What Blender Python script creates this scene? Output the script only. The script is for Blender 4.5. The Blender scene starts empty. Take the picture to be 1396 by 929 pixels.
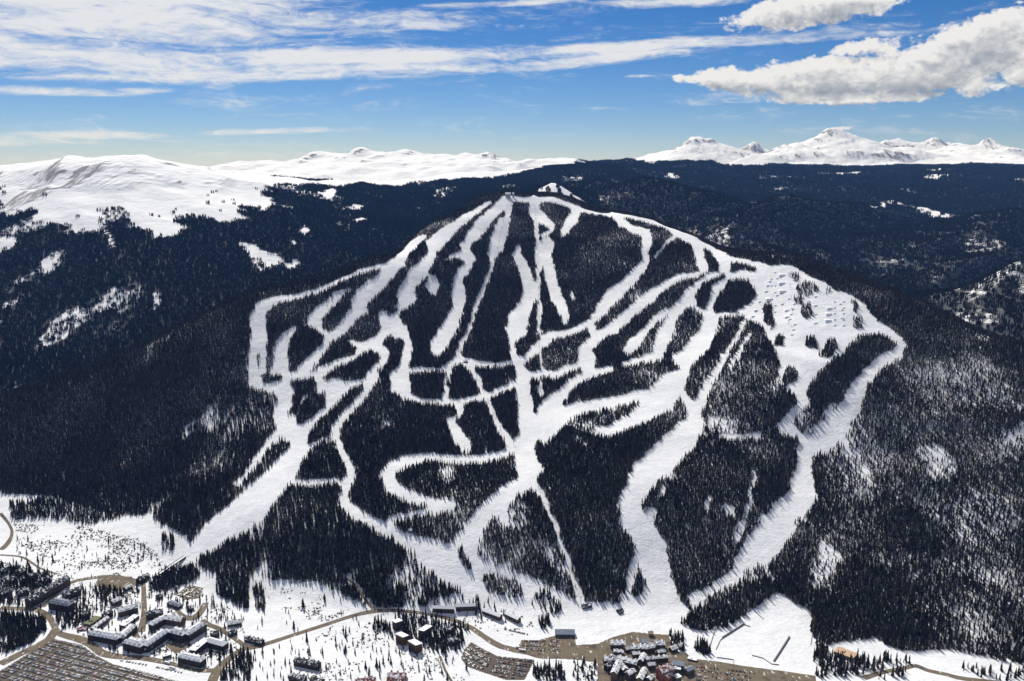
import bpy, math, random
import numpy as np
from mathutils import Vector, Matrix
R = math.radians
scene = bpy.context.scene
COL = scene.collection
# ---------------------------------------------------------------- camera
cam = bpy.data.cameras.new('camera'); cam_o = bpy.data.objects.new('camera', cam); COL.objects.link(cam_o)
cam.sensor_width = 36; cam.lens = 36*1209/1396; cam.clip_start = 5; cam.clip_end = 200000
cam_o.location = (0, 0, 880); cam_o.rotation_euler = (R(90-11.3), 0, 0)
scene.camera = cam_o
# ---------------------------------------------------------------- sky and sun (from behind the mountain, a little to the west)
SUN_EL, SUN_AZ = 41.5, -19.0                              # azimuth from +Y, negative = to the left
world = bpy.data.worlds.new('World'); scene.world = world; world.use_nodes = True
CIRRUS = [(-24.39, 8.56, 18.69, 2.22, 0, 1.1), (-8.92, 6.35, 24.86, 0.72, -1.5, 1.15), (-23.49, 5.82, 14.57, 1.35, 2, 1), (-12.47, 5.43, 20.89, 0.64, -2.5, 1.05), (-27.0, 3.95, 5.47, 0.35, 0, 1), (6.86, 6.98, 18.75, 0.47, -2.5, 1.05), (4.63, 6.24, 8.57, 0.52, -4, 0.95), (-22.08, 4.11, 2.36, 0.29, -5, 0.8), (-27.24, 1.33, 6.97, 0.48, -3, 0.95), (-13.93, 1.97, 6.53, 0.26, -2, 0.85), (-2.6, 9.38, 8.07, 0.25, -3, 0.8), (10.74, 9.47, 6.06, 0.37, 0, 0.8), (-15.32, 8.17, 15.13, 1.14, -2, 0.95), (17.61, 7.15, 8.2, 0.29, -2, 0.8), (7.8, 5.25, 1.34, 0.13, 0, 0.6)]
CUMULUS = [(17.93, 8.66, 6.09, 1.2, -6, 1.1), (13.96, 4.98, 4.29, 0.93, 0, 1.1), (18.58, 4.86, 7.77, 1.49, 0, 1.15), (23.7, 5.1, 5.71, 1.92, -6, 1.15), (26.92, 6.35, 4.31, 2.15, -12, 1.1), (21.08, 3.81, 6.76, 0.54, 0, 1), (26.75, 4.31, 2.54, 0.94, 0, 0.85), (11.35, 5.03, 1.97, 0.43, 0, 0.9), (19.99, 2.04, 0.89, 0.17, 0, 0.6), (28.83, 4.8, 1.39, 0.92, 0, 0.9), (21.65, 6.7, 3.51, 0.8, -5, 0.75)]
def build_sky():
    nt = world.node_tree; nt.nodes.clear(); nd = nt.nodes.new; L = nt.links.new
    def put(s, v):
        if isinstance(v, bpy.types.NodeSocket): L(v, s)
        else: s.default_value = v
    def mt(op, a, b=0., c=None, clamp=False):
        n = nd('ShaderNodeMath'); n.operation = op; n.use_clamp = clamp; put(n.inputs[0], a); put(n.inputs[1], b)
        if c is not None: put(n.inputs[2], c)
        return n.outputs[0]
    def ss(x, a, b):
        n = nd('ShaderNodeMapRange'); n.interpolation_type = 'SMOOTHSTEP'; put(n.inputs[0], x); put(n.inputs[1], a); put(n.inputs[2], b); return n.outputs[0]
    def comb(x, y, z=0.):
        n = nd('ShaderNodeCombineXYZ'); put(n.inputs[0], x); put(n.inputs[1], y); put(n.inputs[2], z); return n.outputs[0]
    def noise(v, s, d=6, r=.55, dist=0.):
        n = nd('ShaderNodeTexNoise'); put(n.inputs['Vector'], v); n.inputs['Scale'].default_value = s; n.inputs['Detail'].default_value = d; n.inputs['Roughness'].default_value = r; n.inputs['Distortion'].default_value = dist
        return n.outputs['Fac']
    def mixc(f, a, b):
        n = nd('ShaderNodeMix'); n.data_type = 'RGBA'; put(n.inputs[0], f)
        for s, v in ((n.inputs[6], a), (n.inputs[7], b)): put(s, (*v, 1) if isinstance(v, tuple) else v)
        return n.outputs[2]
    tc = nd('ShaderNodeTexCoord'); sp = nd('ShaderNodeSeparateXYZ'); L(tc.outputs['Generated'], sp.inputs[0])
    az = mt('MULTIPLY', mt('ARCTAN2', sp.outputs[0], sp.outputs[1]), 57.2958); el = mt('MULTIPLY', mt('ARCSINE', sp.outputs[2]), 57.2958)
    def blobs(ls, A, E):
        tot = None
        for a, e, ra, re, t, w in ls:
            c, s = math.cos(R(t)), math.sin(R(t)); dx = mt('SUBTRACT', A, a); dy = mt('SUBTRACT', E, e)
            u = mt('MULTIPLY', mt('SUBTRACT', mt('MULTIPLY', dx, c), mt('MULTIPLY', dy, s)), 1/ra)
            v = mt('MULTIPLY', mt('ADD', mt('MULTIPLY', dx, s), mt('MULTIPLY', dy, c)), 1/re)
            m = mt('MULTIPLY', mt('SUBTRACT', 1., mt('ADD', mt('MULTIPLY', u, u), mt('MULTIPLY', v, v)), clamp=True), w)
            tot = m if tot is None else mt('MAXIMUM', tot, m)
        return tot
    # cirrus: long combed streaks
    bend = mt('MULTIPLY', mt('SUBTRACT', noise(comb(mt('MULTIPLY', az, .05), mt('MULTIPLY', el, .12)), 1., 3), .5), 2.4)
    Ee = mt('ADD', el, bend)
    st = mt('ADD', mt('MULTIPLY', noise(comb(mt('MULTIPLY', az, .10), mt('MULTIPLY', Ee, .85)), 1., 5, .62, .6), .6), mt('MULTIPLY', noise(comb(mt('MULTIPLY', az, .5), mt('MULTIPLY', Ee, 1.9)), 1., 6, .72, 1.2), .4))
    cov = mt('MULTIPLY', ss(mt('ABSOLUTE', el), 10., 16.), .42)                       # the same thin streaks go on beyond
    d1 = mt('ADD', mt('MAXIMUM', blobs(CIRRUS, az, mt('ADD', el, mt('MULTIPLY', bend, .25))), cov), mt('MULTIPLY', mt('SUBTRACT', st, .5), 4.2))
    cir = mt('MULTIPLY', mt('POWER', ss(d1, .0, 1.15), 1.15), .98)
    # cumulus: billowed, flat grey undersides
    def cum(da, de):
        A = mt('ADD', az, da); E = mt('ADD', el, de)
        n1 = noise(comb(mt('MULTIPLY', A, .5), mt('MULTIPLY', E, .8), 3.7), 1., 7, .6, .3)
        n2 = noise(comb(mt('MULTIPLY', A, 2.2), mt('MULTIPLY', E, 2.8), 9.1), 1., 4, .6)
        bl = blobs(CUMULUS, A, E)
        return mt('ADD', mt('SUBTRACT', bl, mt('MULTIPLY', ss(bl, .12, 0.), 2.)), mt('MULTIPLY', mt('SUBTRACT', mt('ADD', mt('MULTIPLY', n1, .7), mt('MULTIPLY', n2, .3)), .5), 2.7))
    c0 = cum(0., 0.); c1 = cum(-.15, .55)
    den = ss(c0, .30, .62); thick = ss(c1, .25, 1.25)
    relief = mt('MULTIPLY', mt('SUBTRACT', c0, c1), .55)
    lit = mt('SUBTRACT', mt('ADD', .98, relief), mt('MULTIPLY', thick, .62), clamp=True)
    sky = nd('ShaderNodeTexSky'); sky.sky_type = 'NISHITA'; sky.sun_disc = False
    sky.sun_elevation = R(SUN_EL); sky.sun_rotation = R(SUN_AZ); sky.altitude = 3700; sky.air_density = 1.; sky.dust_density = 1.0; sky.ozone_density = 4.
    hs = nd('ShaderNodeHueSaturation'); hs.inputs['Saturation'].default_value = 1.28; tint = nd('ShaderNodeVectorMath'); tint.operation = 'MULTIPLY'; L(sky.outputs[0], tint.inputs[0]); tint.inputs[1].default_value = (.98, .95, 1.03); L(tint.outputs[0], hs.inputs['Color'])
    k = 1/.067
    cc = mixc(lit, (.30*k, .33*k, .38*k), (.84*k, .83*k, .82*k))
    col = mixc(mt('MULTIPLY', cir, .9), hs.outputs[0], (.82*k, .82*k, .82*k))
    col = mixc(mt('MULTIPLY', den, .97), col, cc)
    bg = nd('ShaderNodeBackground'); bg.inputs[1].default_value = .067; L(col, bg.inputs[0])
    out = nd('ShaderNodeOutputWorld'); L(bg.outputs[0], out.inputs[0])
build_sky()
world.cycles.sampling_method = 'MANUAL'; world.cycles.sample_map_resolution = 512

sun = bpy.data.lights.new('sun', 'SUN'); sun.energy = 5.0; sun.angle = R(.53); sun.color = (1, .955, .88)
sun_o = bpy.data.objects.new('sun', sun); COL.objects.link(sun_o)
sd = Vector((math.sin(R(SUN_AZ))*math.cos(R(SUN_EL)), math.cos(R(SUN_AZ))*math.cos(R(SUN_EL)), math.sin(R(SUN_EL))))
sun_o.rotation_euler = (-sd).to_track_quat('-Z', 'Y').to_euler(); sun_o.location = (0, 0, 3000)
vs = scene.view_settings; vs.view_transform = 'Standard'; vs.look = 'None'; vs.exposure = 0.06; vs.gamma = 1; vs.use_curve_mapping = False
scene.cycles.use_denoising = True; scene.cycles.max_bounces = 6; scene.cycles.diffuse_bounces = 2; scene.cycles.volume_bounces = 0
scene.cycles.transparent_max_bounces = 8
# ---------------------------------------------------------------- survey and map (metres, plan view)
SURVEY = {
 'ski': [(17.7,1650.0,14.3,0.004),(19.1,1800.0,73.4,0.004),(3.5,2000.0,132.8,0.014),(3.9,2250.0,162.2,0.014),(4.3,2500.0,216.0,0.014),(4.6,2700.0,257.6,0.014),(30.3,3000.0,317.9,0.014),(61.5,3350.0,394.5,0.014),(99.3,3750.0,493.1,0.014),(110.4,4200.0,619.3,0.014),(112.7,4600.0,725.0,0.004),(-22.3,4560.0,719.0,0.004),(-101.7,4450.0,731.8,0.004),(-201.7,4250.0,695.6,0.004),(-373.5,3850.0,619.0,0.004),(-554.2,3380.0,525.7,0.004),(-673.4,3100.0,475.0,0.004),(-869.0,2950.0,455.0,0.004),(-1198.2,2850.0,297.0,0.004),(-1397.6,2750.0,222.1,0.004),(-1551.4,2600.0,178.0,0.004),(-916.1,2370.0,123.9,0.014),(-1264.1,2450.0,98.4,0.014),(-1138.3,2180.0,45.5,0.004),(-751.6,1900.0,37.6,0.004),(-1367.8,2250.0,49.7,0.004),(-757.3,2520.0,255.0,0.014),(-554.7,2150.0,155.2,0.014),(-452.5,2430.0,234.6,0.014),(-522.8,2850.0,346.0,0.014),(-362.8,3150.0,423.5,0.014),(-227.9,2750.0,293.7,0.014),(-275.5,2150.0,155.2,0.014),(-320.8,1840.0,90.1,0.014),(-448.8,1830.0,77.2,0.014),(-196.8,1900.0,99.9,0.014),(-431.7,1745.0,31.7,0.004),(-209.1,1700.0,37.3,0.004),(-623.3,1930.0,87.6,0.004),(178.1,4640.0,723.6,0.004),(472.7,4370.0,655.0,0.004),(668.8,4030.0,620.0,0.004),(772.8,3720.0,576.0,0.004),(861.9,3450.0,535.5,0.004),(1061.6,3270.0,534.5,0.004),(1153.5,3000.0,488.1,0.004),(1340.0,2850.0,430.9,0.004),(1474.4,2500.0,357.8,0.004),(1059.7,2800.0,426.9,0.014),(1115.2,2640.0,385.3,0.014),(870.3,2560.0,334.2,0.014),(783.5,2340.0,258.5,0.014),(643.8,2920.0,332.9,0.014),(548.3,2450.0,229.3,0.014),(499.6,2210.0,174.9,0.014),(529.1,2010.0,129.1,0.014),(333.3,1880.0,108.1,0.014),(274.7,1690.0,26.0,0.004),(753.9,2170.0,168.1,0.014),(677.4,1920.0,91.7,0.014),(536.6,1710.0,32.3,0.004),(1198.1,2330.0,261.2,0.014),(1111.5,2140.0,197.3,0.014),(998.6,1890.0,104.0,0.014),(897.8,1670.0,36.1,0.004),(733.3,1630.0,24.8,0.004),(301.5,2150.0,155.2,0.014),(312.6,2400.0,200.1,0.014),(357.3,2780.0,287.3,0.014),(429.9,3400.0,444.3,0.014),(945.9,2290.0,231.3,0.014),(-887.1,1391.1,0.0,0.004),(-932.0,1470.4,0.0,0.004),(-632.9,1391.1,0.0,0.004),(-665.0,1470.4,0.0,0.004),(-378.7,1391.1,0.0,0.004),(-397.9,1470.4,0.0,0.004),(-124.6,1391.1,0.0,0.004),(-130.9,1470.4,0.0,0.004),(129.6,1391.1,0.0,0.004),(136.2,1470.4,0.0,0.004),(383.8,1391.1,0.0,0.004),(403.2,1470.4,0.0,0.004),(638.0,1391.1,0.0,0.004),(670.3,1470.4,0.0,0.004),(887.1,1391.1,0.0,0.004),(932.0,1470.4,0.0,0.004),(-139.6,1581.3,4.0,0.004),(146.3,1593.6,5.0,0.004),(433.7,1595.4,4.0,0.004),(-409.5,1641.0,3.0,0.004),(-704.1,1763.1,6.0,0.004),(-1028.4,1946.0,8.0,0.004),(-1211.1,2062.3,14.0,0.004),(-1005.0,2089.7,22.0,0.004),(684.0,1504.5,2.0,0.004),(908.4,1443.0,2.0,0.004),(-771.3,1858.5,12.0,0.004),(-1083.0,1737.4,2.0,0.004),(-2400.0,500.0,0.0,0.004),(-2400.0,1000.0,0.0,0.004),(-1200.0,500.0,0.0,0.004),(-1200.0,1000.0,0.0,0.004),(0.0,500.0,0.0,0.004),(0.0,1000.0,0.0,0.004),(1200.0,500.0,0.0,0.004),(1200.0,1000.0,0.0,0.004),(2400.0,500.0,0.0,0.004),(2400.0,1000.0,0.0,0.004),(-2300.0,1500.0,5.0,0.004),(2300.0,1500.0,5.0,0.004),(-2300.0,2300.0,90.0,0.004),(-2300.0,1800.0,30.0,0.004),(2300.0,2000.0,200.0,0.004),(2300.0,1700.0,60.0,0.004),(2300.0,2500.0,380.0,0.004),(-110.4,4830.0,581.8,0.004),(-219.7,4630.0,545.6,0.004),(-410.3,4230.0,469.0,0.004),(-616.5,3760.0,375.7,0.004),(-755.9,3480.0,325.0,0.004),(-980.9,3330.0,305.0,0.004),(-1358.0,3230.0,147.0,0.004),(-1590.7,3130.0,72.1,0.004),(-1778.1,2980.0,28.0,0.004),(192.7,5020.0,573.6,0.004),(513.8,4750.0,505.0,0.004),(731.9,4410.0,470.0,0.004),(851.7,4100.0,426.0,0.004),(956.9,3830.0,385.5,0.004),(1185.0,3650.0,384.5,0.004),(1299.6,3380.0,338.1,0.004),(1518.7,3230.0,280.9,0.004),(1698.5,2880.0,207.8,0.004),(-249.1,5250.0,275.6,0.004),(-470.5,4850.0,199.0,0.004),(-718.1,4380.0,105.7,0.004),(-890.6,4100.0,60.0,0.004),(-1163.5,3950.0,60.0,0.004),(-1618.7,3850.0,60.0,0.004),(-1905.8,3750.0,60.0,0.004),(-2148.1,3600.0,60.0,0.004),(580.9,5370.0,235.0,0.004),(834.7,5030.0,200.0,0.004),(980.5,4720.0,156.0,0.004),(1111.8,4450.0,115.5,0.004),(1386.3,4270.0,114.5,0.004),(1538.0,4000.0,68.1,0.004),(1810.2,3850.0,60.0,0.004),(2064.2,3500.0,60.0,0.004),(-118.5,4740.0,692.0,0.004),(-23.7,4740.0,692.0,0.004),(118.5,4740.0,692.0,0.004),(213.3,4740.0,692.0,0.004),(-124.8,4990.0,565.0,0.004),(-24.9,4990.0,565.0,0.004),(124.8,4990.0,565.0,0.014),(224.5,4990.0,565.0,0.004),(-104.7,4580.0,699.8,0.004),(-207.8,4380.0,663.6,0.004),(-386.1,3980.0,587.0,0.004),(183.1,4770.0,691.6,0.004),(486.7,4500.0,623.0,0.004),(690.4,4160.0,588.0,0.004),(799.8,3850.0,544.0,0.004),(0.0,5500.0,350.0,0.004),(-800.0,5500.0,300.0,0.004),(800.0,5500.0,300.0,0.004)],
 'west': [(-2441.2,5500.0,919.0),(-2507.8,5350.0,883.9),(-2341.5,5600.0,906.3),(-2659.3,5200.0,775.8),(-3367.9,6500.0,838.2),(-3973.2,7000.0,790.2),(-2191.4,5900.0,884.3),(-1924.0,5800.0,810.3),(-1753.0,6100.0,767.6),(-2072.9,5100.0,720.5),(-2350.2,4800.0,652.3),(-1715.7,4450.0,531.0),(-1490.4,4800.0,574.2),(-2375.5,4450.0,531.0),(-2693.9,4700.0,588.3),(-2271.9,3900.0,314.8),(-1737.9,3800.0,329.3),(-1324.3,4000.0,367.4),(-1087.2,4400.0,389.6),(-1187.1,5200.0,557.2),(-1554.8,6000.0,740.6),(-910.5,5600.0,532.4),(-1097.5,6800.0,711.1),(-535.9,6700.0,670.4),(-876.0,7800.0,748.8),(-513.6,8100.0,789.1),(13.5,8300.0,820.0),(422.8,8400.0,846.0),(889.2,8300.0,853.0),(378.9,7500.0,705.7),(753.5,7000.0,689.2),(-1977.4,3350.0,165.8),(-1613.9,3500.0,224.2),(-1264.3,3800.0,297.2),(-923.8,4500.0,415.8),(-466.7,5800.0,520.0),(-1265.0,6000.0,653.6),(311.7,5700.0,701.7),(191.2,5570.0,660.8),(419.3,5570.0,633.8),(300.6,5480.0,620.0),(-5200.0,3500.0,330.0),(-5200.0,5500.0,800.0),(-5200.0,7500.0,750.0),(-2600.0,2500.0,70.0),(-1800.0,2500.0,60.0),(-500.0,8900.0,620.0),(1300.0,8900.0,560.0),(1300.0,6500.0,400.0),(1300.0,5600.0,430.0),(-3500.0,8900.0,600.0),(0.0,4600.0,330.0),(-600.0,4000.0,250.0),(-1200.0,3400.0,170.0),(600.0,4900.0,330.0),(-1700.0,3000.0,120.0)],
 'range': [(-5563.3,9800.0,746.5),(-4929.4,9500.0,750.6),(-4709.0,10200.0,773.6),(-3764.6,9900.0,792.6),(-3213.6,9700.0,825.3),(-2835.5,9900.0,863.6),(-2587.5,10200.0,919.9),(-2192.8,10500.0,987.7),(-1901.8,10300.0,961.1),(-1697.8,10600.0,1022.3),(-1172.9,10500.0,987.7),(-817.6,10300.0,953.0),(-483.5,10300.0,993.8),(16.5,10200.0,928.0),(430.0,10200.0,903.7),(852.0,10300.0,887.5),(1450.9,10400.0,879.3),(2146.2,10500.0,879.3),(-1852.1,9200.0,842.8),(-1105.3,9200.0,842.8),(-2274.9,8800.0,781.2),(-362.2,9300.0,864.6),(-2674.6,8700.0,761.5),(164.3,9200.0,842.8),(-7500.0,12500.0,520.0),(-4500.0,12500.0,520.0),(-1500.0,12500.0,520.0),(1500.0,12500.0,520.0),(3000.0,12500.0,520.0),(-7500.0,8200.0,500.0),(-4500.0,8200.0,500.0),(800.0,8200.0,500.0),(3000.0,8200.0,500.0),(-2500.0,8200.0,700.0),(-1000.0,8200.0,690.0),(-7500.0,10000.0,800.0),(3000.0,10300.0,830.0)],
 'east': [(541.1,6500.0,676.7),(818.7,6200.0,726.0),(1086.3,6000.0,716.5),(1408.8,5700.0,623.5),(1844.7,5600.0,591.6),(2347.4,5700.0,554.1),(2766.1,5600.0,555.2),(3099.6,5400.0,505.1),(1196.1,4800.0,464.1),(1447.6,4350.0,431.2),(1584.3,3950.0,367.2),(1751.2,3800.0,322.9),(2242.6,4500.0,415.8),(1950.0,4700.0,434.0),(2716.6,4700.0,387.4),(879.1,5300.0,551.0),(2113.1,3650.0,467.1),(1812.1,3500.0,419.8),(1574.8,3380.0,350.2),(1785.5,3050.0,360.5),(1606.9,3180.0,324.9),(1652.7,2800.0,283.1),(2370.0,4150.0,310.0),(1950.0,3950.0,290.0),(2700.0,4000.0,330.0),(300.0,7000.0,350.0),(1500.0,7000.0,420.0),(3500.0,7000.0,400.0),(4700.0,7000.0,400.0),(4700.0,4500.0,450.0),(4700.0,2700.0,350.0),(300.0,5000.0,300.0),(700.0,4400.0,250.0),(1300.0,3700.0,200.0),(2000.0,3000.0,200.0),(2700.0,4200.0,330.0),(3000.0,2700.0,250.0),(1000.0,2700.0,100.0)],
 'peaks': [(1814.5,13000.0,818.1),(2126.6,13000.0,952.4),(2457.3,13100.0,936.9),(2758.4,13300.0,1065.9),(2953.1,13200.0,1011.4),(3224.7,13200.0,907.1),(3773.7,14200.0,1021.5),(3789.4,13300.0,866.4),(3962.6,13000.0,935.3),(4215.4,13000.0,1089.1),(4525.0,13000.0,1160.6),(4881.0,13100.0,1102.1),(5479.4,13500.0,943.2),(6437.8,15000.0,1132.5),(6864.6,15000.0,1097.1),(6951.6,14300.0,1046.1),(7101.0,13600.0,1073.5),(7444.4,13600.0,944.8),(7794.3,13800.0,893.4),(1605.4,11500.0,842.6),(1885.4,11500.0,842.6),(2259.6,12000.0,841.0),(2503.0,12000.0,841.0),(2697.8,12000.0,841.0),(2941.3,12000.0,841.0),(3204.3,12000.0,841.0),(3428.3,12000.0,841.0),(3667.1,12000.0,917.4),(3910.3,12000.0,917.4),(4202.1,12000.0,917.4),(4493.9,12000.0,917.4),(4883.0,12000.0,917.4),(5174.8,12000.0,917.4),(5515.3,12000.0,917.4),(5855.7,12000.0,917.4),(6293.4,12000.0,917.4),(6585.2,12000.0,917.4),(6789.5,12000.0,917.4),(1210.0,9800.0,809.1),(1846.0,9000.0,721.4),(3010.3,9200.0,717.8),(4133.6,9200.0,717.8),(5222.7,9200.0,754.7),(1287.6,7800.0,585.7),(2564.5,7800.0,554.2),(3744.9,7600.0,531.8),(4177.4,7300.0,486.3),(1103.7,10300.0,838.3),(600.0,16500.0,650.0),(3000.0,16500.0,650.0),(6000.0,16500.0,650.0),(9000.0,16500.0,650.0),(11500.0,16500.0,650.0),(11500.0,13500.0,1250.0),(9800.0,13500.0,1150.0),(11500.0,10500.0,800.0),(8500.0,10000.0,800.0),(600.0,6600.0,380.0),(3500.0,6600.0,400.0),(6500.0,6600.0,420.0),(11500.0,6600.0,450.0),(600.0,9000.0,520.0),(600.0,12500.0,600.0)],
}
PEAKS = [(2757,13300,1247,0.33),(2179,13000,982,0.26),(3773,14200,1183,0.4),(4544,13000,1341,0.29),(4956,13300,1258,0.32),(4015,13000,1096,0.3),(6459,15000,1318,0.36),(6898,15000,1282,0.36),(6949,14300,1219,0.36),(7098,13600,1256,0.3)]
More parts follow.
